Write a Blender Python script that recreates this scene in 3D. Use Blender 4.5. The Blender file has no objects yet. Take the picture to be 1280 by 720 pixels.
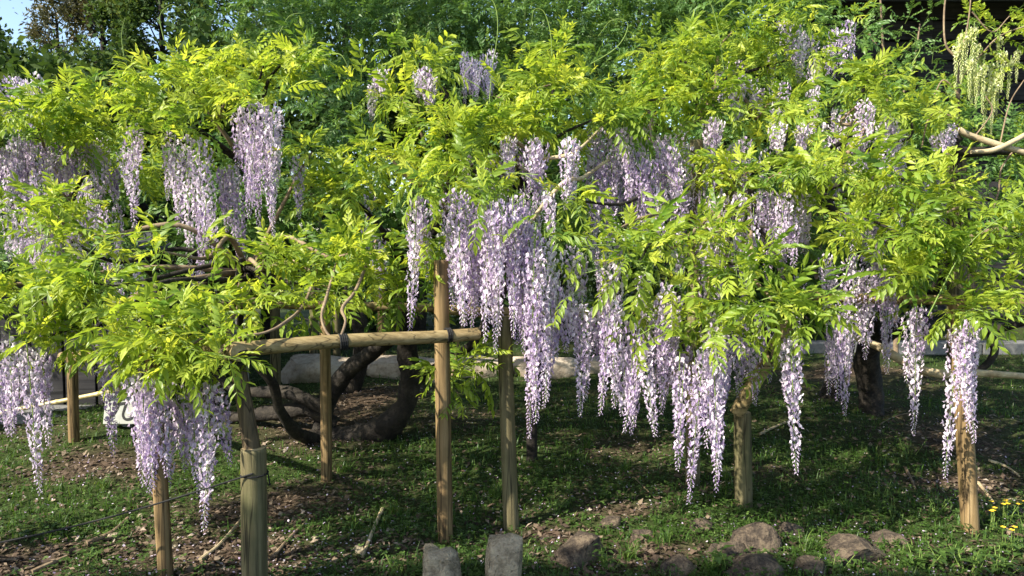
import bpy, math, random
import numpy as np
from mathutils import Vector, Matrix

rnd = random.Random(11)
rng = np.random.default_rng(11)
SC = bpy.context.scene
COL = SC.collection

# ------------------------------------------------------------------ camera, sky, sun, exposure
F = 924.0                      # focal length in pixels of the 1280 px wide photograph
EYE = 1.5
PITCH = math.atan(60 / F)      # the horizon lies 60 px above the middle
cam = bpy.data.cameras.new('camera')
cam.sensor_width = 36.0
cam.lens = F / 1280 * 36
cam.clip_start = 0.05
cam.clip_end = 600
cam_o = bpy.data.objects.new('camera', cam)
COL.objects.link(cam_o)
cam_o.location = (0, 0, EYE)
cam_o.rotation_euler = (math.pi / 2 - PITCH, 0, 0)
SC.camera = cam_o

SUN = Vector((-0.68, -0.45, 0.68)).normalized()      # towards the sun
sun_el = math.asin(SUN.z)
sun_az = math.atan2(SUN.x, SUN.y)
W = bpy.data.worlds.new('World')
SC.world = W
W.use_nodes = True
wn = W.node_tree
wn.nodes.clear()
sky = wn.nodes.new('ShaderNodeTexSky')
sky.sky_type = 'NISHITA'
sky.sun_disc = False
sky.sun_elevation = sun_el
sky.sun_rotation = sun_az
sky.air_density = 1.0
sky.dust_density = 1.0
bg = wn.nodes.new('ShaderNodeBackground')
bg.inputs['Strength'].default_value = 0.12
wo = wn.nodes.new('ShaderNodeOutputWorld')
wn.links.new(sky.outputs[0], bg.inputs[0])
wn.links.new(bg.outputs[0], wo.inputs[0])
sl = bpy.data.lights.new('sun', 'SUN')
sl.energy = 5.0
sl.angle = math.radians(0.53)
sl.color = (1.0, 0.93, 0.80)
sun_o = bpy.data.objects.new('sun', sl)
COL.objects.link(sun_o)
sun_o.location = (-8, -6, 12)
sun_o.rotation_euler = SUN.to_track_quat('Z', 'Y').to_euler()
SC.view_settings.view_transform = 'Standard'
SC.view_settings.look = 'None'
SC.view_settings.gamma = 1.0
SC.view_settings.use_curve_mapping = False
SC.view_settings.exposure = 1.32
SC.cycles.use_denoising = True
SC.cycles.max_bounces = 8
SC.cycles.transmission_bounces = 6
SC.cycles.diffuse_bounces = 5


# ------------------------------------------------------------------ geometry helpers
def P(px, py, d):
    """the point at distance d (metres along +Y) seen at a pixel of the photograph"""
    u = (px - 640) / F
    v = (360 - py) / F
    y = math.cos(PITCH) + v * math.sin(PITCH)
    z = -math.sin(PITCH) + v * math.cos(PITCH)
    return Vector((u / y * d, d, EYE + z / y * d))


def project(X):
    X = np.asarray(X, float)
    y = X[:, 1]
    z = X[:, 2] - EYE
    c, s = math.cos(PITCH), math.sin(PITCH)
    depth = y * c - z * s
    v = (y * s + z * c) / depth
    return 640 + F * X[:, 0] / depth, 360 - F * v, depth


def height(x, y):
    h = 0.022 * np.sin(x * 1.7 + 0.6) * np.cos(y * 1.3) + 0.014 * np.sin(x * 4.1 + y * 2.7) + 0.008 * np.sin(x * 9.3 - y * 7.1 + 1)
    fade = np.clip((30 - np.hypot(x, y)) / 20, 0, 1)
    h = h * fade
    h = h + 0.07 * np.exp(-((x + 3.25) ** 2 + (y - 5.75) ** 2) / 0.55)     # earth mound on the left
    return h


def H(x, y):
    return float(height(np.array([x], float), np.array([y], float))[0])


def G(px, py):
    """where the ray through a pixel meets the ground"""
    d = 3.0
    for _ in range(12):
        p = P(px, py, d)
        q = P(px, py, d + 0.01)
        slope = (q.z - p.z) / 0.01
        d = d + (H(p.x, p.y) - p.z) / slope
    return P(px, py, d)


def mesh_from(name, V, Fc, mats, mi=None, smooth=False, attrs=None):
    """V (n,3); Fc list of arrays of faces (tri or quad arrays)"""
    me = bpy.data.meshes.new(name)
    V = np.asarray(V, np.float32)
    if isinstance(Fc, np.ndarray):
        Fc = [Fc]
    Fc = [np.asarray(f, np.int32) for f in Fc if len(f)]
    loops = np.concatenate([f.ravel() for f in Fc])
    sizes = np.concatenate([np.full(len(f), f.shape[1], np.int32) for f in Fc])
    starts = np.concatenate([[0], np.cumsum(sizes)[:-1]]).astype(np.int32)
    me.vertices.add(len(V))
    me.vertices.foreach_set('co', V.ravel())
    me.loops.add(len(loops))
    me.loops.foreach_set('vertex_index', loops)
    me.polygons.add(len(sizes))
    me.polygons.foreach_set('loop_start', starts)
    me.polygons.foreach_set('loop_total', sizes)
    if mi is not None:
        me.polygons.foreach_set('material_index', np.asarray(mi, np.int32))
    me.polygons.foreach_set('use_smooth', np.full(len(sizes), bool(smooth)))
    for k, a in (attrs or {}).items():
        at = me.attributes.new(k, 'FLOAT', 'POINT')
        at.data.foreach_set('value', np.asarray(a, np.float32))
    for m in (mats if isinstance(mats, (list, tuple)) else [mats]):
        me.materials.append(m)
    me.update(calc_edges=True)
    return me


class MB:
    """collects shapes into one mesh"""
    def __init__(s):
        s.v = []; s.q = []; s.t = []; s.qm = []; s.tm = []; s.n = 0; s.a = []

    def add(s, V, quads=(), tris=(), m=0, a=0.0):
        V = np.asarray(V, float)
        s.v.append(V)
        if len(quads):
            s.q.append(np.asarray(quads) + s.n); s.qm.append(np.full(len(quads), m))
        if len(tris):
            s.t.append(np.asarray(tris) + s.n); s.tm.append(np.full(len(tris), m))
        s.a.append(np.broadcast_to(np.asarray(a, float), (len(V),)))
        s.n += len(V)

    def tube(s, pts, rad, sides=10, m=0, cap=True, cm=None, a=0.0, rough=0.0, seed=0):
        pts = np.asarray([tuple(p) for p in pts], float)
        n = len(pts)
        rad = np.broadcast_to(np.asarray(rad, float), (n,))
        tg = np.gradient(pts, axis=0)
        tg /= np.linalg.norm(tg, axis=1)[:, None] + 1e-9
        up = np.array([0.13, 0.21, 1.0]) if abs(tg[0][2]) < 0.8 else np.array([1.0, 0.17, 0.1])
        r_ = np.random.default_rng(seed)
        rings = []
        e1 = np.cross(tg[0], up); e1 /= np.linalg.norm(e1)
        ph = r_.uniform(0, 6.28, 4)
        for i in range(n):
            e1 = e1 - tg[i] * e1.dot(tg[i]); e1 /= np.linalg.norm(e1)
            e2 = np.cross(tg[i], e1)
            an = np.arange(sides) / sides * 2 * math.pi
            rr = np.ones(sides)
            if rough:
                rr = 1 + rough * (np.sin(2 * an + ph[0] + i * .35) * .5 + np.sin(3 * an + ph[1] - i * .5) * .4 + np.sin(5 * an + ph[2] + i * .9) * .3 + r_.normal(0, .25, sides))
            rings.append(pts[i] + rad[i] * rr[:, None] * (np.cos(an)[:, None] * e1 + np.sin(an)[:, None] * e2))
        V = np.concatenate(rings)
        i0 = np.arange(n - 1)[:, None] * sides
        j = np.arange(sides)[None, :]
        j2 = (j + 1) % sides
        Q = np.stack([i0 + j, i0 + j2, i0 + sides + j2, i0 + sides + j], -1).reshape(-1, 4)
        base = s.n
        s.add(V, quads=Q, m=m, a=a)
        if cap:
            for ring, c, flip in ((0, pts[0], True), (n - 1, pts[-1], False)):
                R = V[ring * sides:(ring + 1) * sides]
                k = np.arange(sides); k2 = (k + 1) % sides
                T = np.stack([k, k2, np.full(sides, sides)], -1)
                if flip:
                    T = T[:, ::-1]
                s.add(np.vstack([R, c]), tris=T, m=m if cm is None else cm)

    def box(s, c, size, rot=None, m=0, bevel=0.0):
        sx, sy, sz = [k / 2 for k in size]
        if bevel <= 0:
            V = np.array([[x, y, z] for x in (-sx, sx) for y in (-sy, sy) for z in (-sz, sz)], float)
            Q = [[0, 1, 3, 2], [4, 6, 7, 5], [0, 4, 5, 1], [2, 3, 7, 6], [0, 2, 6, 4], [1, 5, 7, 3]]
            T = []
        else:
            b = bevel
            V = []; idx = {}
            for x in (-1, 1):
                for y in (-1, 1):
                    for z in (-1, 1):
                        for ax in range(3):
                            p = [x * (sx - b), y * (sy - b), z * (sz - b)]
                            p[ax] = (x * sx, y * sy, z * sz)[ax]
                            idx[(x, y, z, ax)] = len(V); V.append(p)
            V = np.array(V)
            Q = []; T = []
            for ax in range(3):
                o = [k for k in range(3) if k != ax]
                for sg in (-1, 1):
                    f = []
                    for a_, b_ in ((-1, -1), (1, -1), (1, 1), (-1, 1)):
                        c_ = [0, 0, 0]; c_[ax] = sg; c_[o[0]] = a_; c_[o[1]] = b_
                        f.append(idx[(*c_, ax)])
                    Q.append(f)
            for ax in range(3):
                o = [k for k in range(3) if k != ax]
                for a_ in (-1, 1):
                    for b_ in (-1, 1):
                        f = []
                        for sg, which in ((-1, o[0]), (1, o[0]), (1, o[1]), (-1, o[1])):
                            c_ = [0, 0, 0]; c_[ax] = sg; c_[o[0]] = a_; c_[o[1]] = b_
                            f.append(idx[(*c_, which)])
                        Q.append(f)
            for x in (-1, 1):
                for y in (-1, 1):
                    for z in (-1, 1):
                        T.append([idx[(x, y, z, k)] for k in range(3)])
        if rot is not None:
            V = V @ np.array(rot.to_3x3() if hasattr(rot, 'to_3x3') else rot).T
        s.add(V + np.array(c), quads=Q, tris=T, m=m)

    def mesh(s, name, mats, smooth=False):
        V = np.concatenate(s.v)
        fs = []; mi = []
        if s.q:
            fs.append(np.concatenate(s.q)); mi.append(np.concatenate(s.qm))
        if s.t:
            fs.append(np.concatenate(s.t)); mi.append(np.concatenate(s.tm))
        return mesh_from(name, V, fs, mats, np.concatenate(mi), smooth, {'tint': np.concatenate(s.a)})

    def build(s, name, mats, parent=None, smooth=False):
        o = link(name, s.mesh(name, mats, smooth), parent)
        return o


def link(name, data, parent=None):
    o = bpy.data.objects.new(name, data)
    COL.objects.link(o)
    if parent is not None:
        o.parent = parent
        l = parent.location.copy()
        if parent.parent:
            l = l + parent.parent.location
        o.matrix_parent_inverse = Matrix.Translation(-(world_loc(parent)))
    return o


def world_loc(o):
    l = Vector((0, 0, 0))
    while o is not None:
        l = l + o.location + o.matrix_parent_inverse.translation
        o = o.parent
    return l


def thing(name, label, cat, loc, group=None):
    o = bpy.data.objects.new(name, None)
    COL.objects.link(o)
    o.location = loc
    o.empty_display_size = 0.1
    return tag(o, label, cat, group)


def tag(o, label=None, cat=None, group=None, kind=None):
    if label: o['label'] = label
    if cat: o['category'] = cat
    if group: o['group'] = group
    if kind: o['kind'] = kind
    return o


def base_at(o, loc):
    """move a single-mesh thing's origin to its base"""
    loc = Vector(loc)
    o.data.transform(Matrix.Translation(-loc))
    o.location = loc
    return o


def spline(pts, n=8):
    """Catmull-Rom through points (last column may be the radius)"""
    p = np.asarray([tuple(k) for k in pts], float)
    p = np.vstack([2 * p[0] - p[1], p, 2 * p[-1] - p[-2]])
    out = []
    for i in range(1, len(p) - 2):
        t = np.linspace(0, 1, n, endpoint=False)[:, None]
        a, b, c, d = p[i - 1], p[i], p[i + 1], p[i + 2]
        out.append(0.5 * (2 * b + (c - a) * t + (2 * a - 5 * b + 4 * c - d) * t ** 2 + (-a + 3 * b - 3 * c + d) * t ** 3))
    out.append(p[-2][None])
    return np.vstack(out)


# ------------------------------------------------------------------ materials
def mat(name):
    m = bpy.data.materials.new(name)
    m.use_nodes = True
    nt = m.node_tree
    nt.nodes.clear()
    out = nt.nodes.new('ShaderNodeOutputMaterial')
    return m, nt, out


def nd(nt, kind, **kw):
    n = nt.nodes.new(kind)
    for k, v in kw.items():
        if k in n.inputs:
            n.inputs[k].default_value = v
        else:
            setattr(n, k, v)
    return n


def ramp(nt, fac, stops):
    r = nt.nodes.new('ShaderNodeValToRGB')
    e = r.color_ramp.elements
    while len(e) < len(stops):
        e.new(0.5)
    for el, (p, c) in zip(e, stops):
        el.position = p
        el.color = (*c, 1)
    nt.links.new(fac, r.inputs[0])
    return r.outputs[0]


def leaf_material(name, stops, trans=1.5, mixf=0.5, rough=0.42, spec=0.35, hue=(1.10, 1.0, .62), vary=0.0):
    m, nt, out = mat(name)
    at = nd(nt, 'ShaderNodeAttribute', attribute_name='tint')
    oi = nd(nt, 'ShaderNodeObjectInfo')
    tc = nd(nt, 'ShaderNodeNewGeometry')
    nz = nd(nt, 'ShaderNodeTexNoise', Scale=2.2, Detail=2.0)
    nt.links.new(tc.outputs['Position'], nz.inputs['Vector'])
    a1 = nd(nt, 'ShaderNodeMath', operation='MULTIPLY_ADD')
    nt.links.new(nz.outputs['Fac'], a1.inputs[0]); a1.inputs[1].default_value = 0.5
    nt.links.new(at.outputs['Fac'], a1.inputs[2])
    a2 = nd(nt, 'ShaderNodeMath', operation='SUBTRACT')
    a3 = nd(nt, 'ShaderNodeMath', operation='MULTIPLY_ADD')
    nt.links.new(oi.outputs['Random'], a3.inputs[0]); a3.inputs[1].default_value = vary
    nt.links.new(a1.outputs[0], a3.inputs[2])
    nt.links.new(a3.outputs[0], a2.inputs[0]); a2.inputs[1].default_value = 0.25 + vary * .6
    c = ramp(nt, a2.outputs[0], stops)
    p = nd(nt, 'ShaderNodeBsdfPrincipled', Roughness=rough)
    p.inputs['Specular IOR Level'].default_value = spec
    nt.links.new(c, p.inputs['Base Color'])
    tl = nd(nt, 'ShaderNodeBsdfTranslucent')
    mul = nd(nt, 'ShaderNodeMix', data_type='RGBA', blend_type='MULTIPLY')
    mul.inputs['Factor'].default_value = 1.0
    nt.links.new(c, mul.inputs['A'])
    mul.inputs['B'].default_value = (trans * hue[0], trans * hue[1], trans * hue[2], 1)
    nt.links.new(mul.outputs['Result'], tl.inputs['Color'])
    mx = nd(nt, 'ShaderNodeMixShader', Fac=mixf)
    nt.links.new(p.outputs[0], mx.inputs[1])
    nt.links.new(tl.outputs[0], mx.inputs[2])
    nt.links.new(mx.outputs[0], out.inputs[0])
    return m


def wood_material(name, c0, c1, c2, scale=1.0, rough=0.75, green=None, vertical=True, bump=0.35):
    m, nt, out = mat(name)
    tc = nd(nt, 'ShaderNodeTexCoord')
    mp = nd(nt, 'ShaderNodeMapping')
    mp.inputs['Scale'].default_value = (30 * scale, 30 * scale, 1.6 * scale) if vertical else (1.6 * scale, 30 * scale, 30 * scale)
    nt.links.new(tc.outputs['Object'], mp.inputs['Vector'])
    n1 = nd(nt, 'ShaderNodeTexNoise', Scale=1.6, Detail=6.0, Roughness=0.65)
    nt.links.new(mp.outputs[0], n1.inputs['Vector'])
    n2 = nd(nt, 'ShaderNodeTexNoise', Scale=5.0, Detail=4.0, Roughness=0.6)
    nt.links.new(tc.outputs['Object'], n2.inputs['Vector'])
    col = ramp(nt, n1.outputs['Fac'], [(0.28, c0), (0.5, c1), (0.72, c2)])
    mx = nd(nt, 'ShaderNodeMix', data_type='RGBA', blend_type='MIX')
    fac = nd(nt, 'ShaderNodeMapRange')
    fac.inputs['From Min'].default_value = 0.45
    fac.inputs['From Max'].default_value = 0.75
    fac.inputs['To Max'].default_value = 0.6
    nt.links.new(n2.outputs['Fac'], fac.inputs['Value'])
    nt.links.new(fac.outputs[0], mx.inputs['Factor'])
    nt.links.new(col, mx.inputs['A'])
    mx.inputs['B'].default_value = (*(green or [k * .5 for k in c0]), 1)
    vo = nd(nt, 'ShaderNodeTexVoronoi', Scale=7.0)
    nt.links.new(tc.outputs['Object'], vo.inputs['Vector'])
    kn = nd(nt, 'ShaderNodeMapRange')
    kn.inputs['From Min'].default_value = 0.03
    kn.inputs['From Max'].default_value = 0.09
    kn.inputs['To Min'].default_value = 0.35
    nt.links.new(vo.outputs['Distance'], kn.inputs['Value'])
    m2 = nd(nt, 'ShaderNodeMix', data_type='RGBA', blend_type='MULTIPLY')
    m2.inputs['Factor'].default_value = 1.0
    nt.links.new(mx.outputs['Result'], m2.inputs['A'])
    nt.links.new(kn.outputs[0], m2.inputs['B'])
    mp3 = nd(nt, 'ShaderNodeMapping')
    mp3.inputs['Scale'].default_value = (22 * scale, 22 * scale, 0.9 * scale) if vertical else (0.9 * scale, 22 * scale, 22 * scale)
    mp3.inputs['Location'].default_value = (3.1, 1.7, 5.3)
    nt.links.new(tc.outputs['Object'], mp3.inputs['Vector'])
    n3 = nd(nt, 'ShaderNodeTexNoise', Scale=1.0, Detail=2.0)
    nt.links.new(mp3.outputs[0], n3.inputs['Vector'])
    cr = ramp(nt, n3.outputs['Fac'], [(0.0, (1, 1, 1)), (0.435, (1, 1, 1)), (0.462, (.10, .09, .08)), (0.490, (1, 1, 1)), (1.0, (1, 1, 1))])
    m3 = nd(nt, 'ShaderNodeMix', data_type='RGBA', blend_type='MULTIPLY')
    m3.inputs['Factor'].default_value = 0.85
    nt.links.new(m2.outputs['Result'], m3.inputs['A'])
    nt.links.new(cr, m3.inputs['B'])
    p = nd(nt, 'ShaderNodeBsdfPrincipled', Roughness=rough)
    p.inputs['Specular IOR Level'].default_value = 0.25
    nt.links.new(m3.outputs['Result'], p.inputs['Base Color'])
    b = nd(nt, 'ShaderNodeBump', Strength=bump, Distance=0.006)
    nt.links.new(n1.outputs['Fac'], b.inputs['Height'])
    nt.links.new(b.outputs[0], p.inputs['Normal'])
    nt.links.new(p.outputs[0], out.inputs[0])
    return m


def mottled(name, stops, scale=8.0, rough=0.85, bump=0.5, dist=0.01, detail=8.0, coord='Object', spec=0.3):
    m, nt, out = mat(name)
    tc = nd(nt, 'ShaderNodeTexCoord')
    n1 = nd(nt, 'ShaderNodeTexNoise', Scale=scale, Detail=detail, Roughness=0.68)
    nt.links.new(tc.outputs[coord], n1.inputs['Vector'])
    n2 = nd(nt, 'ShaderNodeTexNoise', Scale=scale * 6, Detail=4.0, Roughness=0.6)
    nt.links.new(tc.outputs[coord], n2.inputs['Vector'])
    ad = nd(nt, 'ShaderNodeMath', operation='MULTIPLY_ADD')
    nt.links.new(n2.outputs['Fac'], ad.inputs[0]); ad.inputs[1].default_value = 0.4
    nt.links.new(n1.outputs['Fac'], ad.inputs[2])
    sb = nd(nt, 'ShaderNodeMath', operation='SUBTRACT')
    nt.links.new(ad.outputs[0], sb.inputs[0]); sb.inputs[1].default_value = 0.2
    c = ramp(nt, sb.outputs[0], stops)
    p = nd(nt, 'ShaderNodeBsdfPrincipled', Roughness=rough)
    p.inputs['Specular IOR Level'].default_value = spec
    nt.links.new(c, p.inputs['Base Color'])
    b = nd(nt, 'ShaderNodeBump', Strength=bump, Distance=dist)
    nt.links.new(ad.outputs[0], b.inputs['Height'])
    nt.links.new(b.outputs[0], p.inputs['Normal'])
    nt.links.new(p.outputs[0], out.inputs[0])
    return m


def flat(name, c, rough=0.7, spec=0.3):
    m, nt, out = mat(name)
    tc = nd(nt, 'ShaderNodeTexCoord')
    n1 = nd(nt, 'ShaderNodeTexNoise', Scale=14.0, Detail=5.0)
    nt.links.new(tc.outputs['Object'], n1.inputs['Vector'])
    col = ramp(nt, n1.outputs['Fac'], [(0.3, [k * .82 for k in c]), (0.7, [min(1, k * 1.1) for k in c])])
    p = nd(nt, 'ShaderNodeBsdfPrincipled', Roughness=rough)
    p.inputs['Specular IOR Level'].default_value = spec
    nt.links.new(col, p.inputs['Base Color'])
    nt.links.new(p.outputs[0], out.inputs[0])
    return m


M = {}
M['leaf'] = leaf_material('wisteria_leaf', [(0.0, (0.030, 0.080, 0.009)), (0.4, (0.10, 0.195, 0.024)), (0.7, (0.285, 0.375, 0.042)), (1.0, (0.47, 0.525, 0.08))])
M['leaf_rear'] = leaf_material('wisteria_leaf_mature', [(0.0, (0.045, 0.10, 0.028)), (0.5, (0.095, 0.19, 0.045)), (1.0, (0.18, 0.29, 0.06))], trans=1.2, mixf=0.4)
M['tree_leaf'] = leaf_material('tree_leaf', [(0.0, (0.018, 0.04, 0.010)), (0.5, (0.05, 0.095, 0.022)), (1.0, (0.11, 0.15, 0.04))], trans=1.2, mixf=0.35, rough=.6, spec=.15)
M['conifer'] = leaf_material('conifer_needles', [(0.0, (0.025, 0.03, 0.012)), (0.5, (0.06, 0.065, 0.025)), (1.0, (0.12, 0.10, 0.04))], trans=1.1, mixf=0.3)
M['grass'] = leaf_material('grass_blade', [(0.0, (0.025, 0.06, 0.010)), (0.5, (0.06, 0.13, 0.020)), (1.0, (0.16, 0.22, 0.05))], trans=1.3, mixf=0.4)
M['clover'] = leaf_material('clover_leaf', [(0.0, (0.025, 0.055, 0.010)), (0.5, (0.055, 0.105, 0.020)), (1.0, (0.12, 0.19, 0.045))], trans=1.2, mixf=0.3)
M['petal'] = leaf_material('wisteria_petal', [(0.0, (0.20, 0.12, 0.30)), (0.3, (0.38, 0.285, 0.45)), (0.6, (0.59, 0.495, 0.61)), (1.0, (0.84, 0.785, 0.81))], trans=1.1, mixf=0.35, rough=0.6, spec=0.2, hue=(1, .97, 1.05), vary=.34)
M['petal_green'] = leaf_material('pale_green_petal', [(0.0, (0.35, 0.42, 0.10)), (0.5, (0.55, 0.60, 0.24)), (1.0, (0.78, 0.80, 0.62))], trans=1.1, mixf=0.4, rough=0.6, spec=0.2)
M['petal_yellow'] = flat('yellow_petal', (0.72, 0.48, 0.03))
M['stem'] = flat('green_stem', (0.15, 0.22, 0.045))
M['litter'] = leaf_material('dead_leaf_and_bark_chip', [(0.0, (0.030, 0.020, 0.013)), (0.5, (0.10, 0.066, 0.042)), (0.8, (0.20, 0.15, 0.10)), (1.0, (0.38, 0.31, 0.25))], trans=0.8, mixf=0.1, rough=0.8)
M['bark'] = mottled('vine_bark', [(0.3, (0.006, 0.005, 0.004)), (0.5, (0.020, 0.016, 0.012)), (0.68, (0.05, 0.041, 0.03)), (0.8, (0.042, 0.046, 0.021))], scale=9, bump=0.9, dist=0.02)
M['bark_pale'] = mottled('pale_branch_bark', [(0.3, (0.20, 0.15, 0.085)), (0.5, (0.38, 0.30, 0.18)), (0.7, (0.50, 0.43, 0.27))], scale=10, bump=0.5, dist=0.008)
M['twig'] = mottled('twig_bark', [(0.3, (0.10, 0.07, 0.045)), (0.55, (0.22, 0.16, 0.10)), (0.75, (0.32, 0.25, 0.15))], scale=14, bump=0.4, dist=0.005)
M['post'] = wood_material('round_post_wood', (0.075, 0.048, 0.022), (0.185, 0.122, 0.054), (0.29, 0.205, 0.10), green=(0.10, 0.08, 0.028))
M['post_old'] = wood_material('weathered_stake_wood', (0.045, 0.038, 0.020), (0.125, 0.105, 0.052), (0.215, 0.185, 0.10), green=(0.07, 0.078, 0.026), bump=0.6)
M['post_dark'] = wood_material('dark_brown_pole_wood', (0.028, 0.020, 0.011), (0.085, 0.060, 0.033), (0.15, 0.11, 0.06), green=(0.05, 0.045, 0.02))
M['rail'] = wood_material('peeled_rail_wood', (0.12, 0.085, 0.038), (0.25, 0.185, 0.085), (0.36, 0.285, 0.15), vertical=False, green=(0.14, 0.11, 0.04))
M['endgrain'] = mottled('end_grain', [(0.3, (0.20, 0.14, 0.07)), (0.6, (0.38, 0.29, 0.16)), (0.8, (0.48, 0.40, 0.25))], scale=25, bump=0.3, dist=0.003)
M['grey_wood'] = wood_material('grey_weathered_wood', (0.16, 0.16, 0.15), (0.28, 0.28, 0.26), (0.40, 0.40, 0.37), green=(0.2, 0.2, 0.17))
M['bamboo'] = flat('yellow_bamboo', (0.55, 0.44, 0.20), 0.4, 0.5)
M['rope'] = flat('black_rope', (0.012, 0.012, 0.012), 0.8)
M['granite'] = mottled('lichened_granite', [(0.28, (0.08, 0.065, 0.042)), (0.46, (0.25, 0.205, 0.135)), (0.62, (0.39, 0.33, 0.225)), (0.78, (0.22, 0.22, 0.10))], scale=16, bump=1.0, dist=0.03)
M['rock'] = mottled('brown_field_stone', [(0.30, (0.016, 0.013, 0.010)), (0.46, (0.060, 0.045, 0.032)), (0.60, (0.145, 0.11, 0.073)), (0.70, (0.06, 0.068, 0.026)), (0.82, (0.20, 0.17, 0.11))], scale=11, bump=1.0, dist=0.03)
M['kerb'] = mottled('kerb_stone', [(0.3, (0.22, 0.17, 0.12)), (0.5, (0.40, 0.33, 0.25)), (0.75, (0.52, 0.45, 0.36))], scale=6, bump=0.8, dist=0.015)
M['concrete'] = mottled('grey_concrete', [(0.3, (0.10, 0.10, 0.095)), (0.6, (0.17, 0.17, 0.16)), (0.8, (0.24, 0.24, 0.22))], scale=5, bump=0.3)
M['black_wood'] = wood_material('dark_stained_timber', (0.010, 0.010, 0.012), (0.022, 0.021, 0.022), (0.045, 0.042, 0.040), vertical=False, scale=0.4)
M['board'] = flat('white_painted_board', (0.36, 0.37, 0.33), 0.6)
M['ink'] = flat('black_ink', (0.012, 0.012, 0.012), 0.6)
M['roof'] = mottled('dark_roof', [(0.3, (0.02, 0.022, 0.025)), (0.7, (0.06, 0.062, 0.065))], scale=4)


# ------------------------------------------------------------------ ground
def grid_axis(lo, hi, fine_lo, fine_hi, step):
    a = [fine_lo]
    while a[-1] < fine_hi:
        a.append(a[-1] + step)
    s = step
    while a[-1] < hi:
        s *= 1.25
        a.append(a[-1] + s)
    s = step
    b = [fine_lo]
    while b[-1] > lo:
        s *= 1.25
        b.append(b[-1] - s)
    return np.array(b[::-1][:-1] + a)


def bare(x, y):
    """how bare the earth is: 0 grass .. 1 mulch"""
    b = np.zeros_like(x)
    for px, py, rx, ry, w in BARE:
        g = G(px, py)
        b = np.maximum(b, w * np.exp(-(((x - g.x) / rx) ** 2 + ((y - g.y) / ry) ** 2)))
    n = 0.5 + 0.25 * np.sin(x * 3.1 + 1.2 * np.sin(y * 2.3)) + 0.25 * np.sin(y * 4.7 + 1.4 * np.sin(x * 3.7 + 2))
    n2 = 0.5 + 0.5 * np.sin(x * 11 + 2 * np.sin(y * 9)) * np.sin(y * 13 + 2 * np.sin(x * 7))
    return np.clip(b * (0.9 + 0.6 * n) + 0.55 * (n - 0.5) + 0.35 * (n2 - .5), 0, 1)


BARE = [(440, 515, .75, .9, 1.0), (270, 690, .55, .28, .95), (480, 680, .32, .22, .7), (370, 640, .5, .35, .75),
        (1170, 540, .38, .95, 1.0), (1060, 470, .9, .9, .8), (780, 640, .25, .12, .8), (790, 560, .35, .3, .6),
        (150, 580, .45, .35, .8), (690, 670, .2, .1, .9), (1230, 600, .4, .2, .7), (850, 690, .6, .12, .7),
        (960, 590, .3, .2, .8), (30, 700, .35, .2, .8), (560, 520, .5, .4, .6)]
gx = grid_axis(-150, 150, -7, 8, 0.06)
gy = grid_axis(-30, 260, 2.4, 11, 0.06)
X, Y = np.meshgrid(gx, gy)
Z = height(X, Y)
b_ = bare(X, Y)
fine = rng.normal(0, 0.004, Z.shape) * ((Y < 11) & (Y > 2.4) & (np.abs(X) < 8))
Z = Z + fine
V = np.stack([X, Y, Z], -1).reshape(-1, 3)
ny, nx = X.shape
ii = (np.arange(ny - 1)[:, None] * nx + np.arange(nx - 1)[None, :]).ravel()
Q = np.stack([ii, ii + 1, ii + nx + 1, ii + nx], -1)
m, nt, out = mat('earth')
at = nd(nt, 'ShaderNodeAttribute', attribute_name='tint')
tc = nd(nt, 'ShaderNodeTexCoord')
n1 = nd(nt, 'ShaderNodeTexNoise', Scale=40.0, Detail=8.0, Roughness=0.7)
nt.links.new(tc.outputs['Object'], n1.inputs['Vector'])
dirt = ramp(nt, n1.outputs['Fac'], [(0.3, (0.022, 0.016, 0.011)), (0.5, (0.065, 0.046, 0.03)), (0.7, (0.15, 0.11, 0.075))])
turf = ramp(nt, n1.outputs['Fac'], [(0.3, (0.016, 0.024, 0.008)), (0.55, (0.036, 0.055, 0.014)), (0.75, (0.07, 0.085, 0.03))])
mx = nd(nt, 'ShaderNodeMix', data_type='RGBA')
nt.links.new(at.outputs['Fac'], mx.inputs['Factor'])
nt.links.new(turf, mx.inputs['A']); nt.links.new(dirt, mx.inputs['B'])
p = nd(nt, 'ShaderNodeBsdfPrincipled', Roughness=0.95)
p.inputs['Specular IOR Level'].default_value = 0.1
nt.links.new(mx.outputs['Result'], p.inputs['Base Color'])
bp = nd(nt, 'ShaderNodeBump', Strength=0.8, Distance=0.02)
nt.links.new(n1.outputs['Fac'], bp.inputs['Height'])
nt.links.new(bp.outputs[0], p.inputs['Normal'])
nt.links.new(p.outputs[0], out.inputs[0])
M['earth'] = m
tag(link('ground', mesh_from('ground', V, Q, M['earth'], smooth=True, attrs={'tint': b_.ravel()})), kind='structure')


def scatter(n, ymin, ymax, power=2.0):
    """ground points, thinning with distance, over the wedge in view and a step to each side"""
    u = rng.random(n)
    a = 1 - power
    y = (ymin ** a + u * (ymax ** a - ymin ** a)) ** (1 / a) if abs(a) > 1e-6 else ymin * (ymax / ymin) ** u
    x = (rng.random(n) * 2 - 1) * (y * 0.80 + 1.6)
    return x, y


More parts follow.
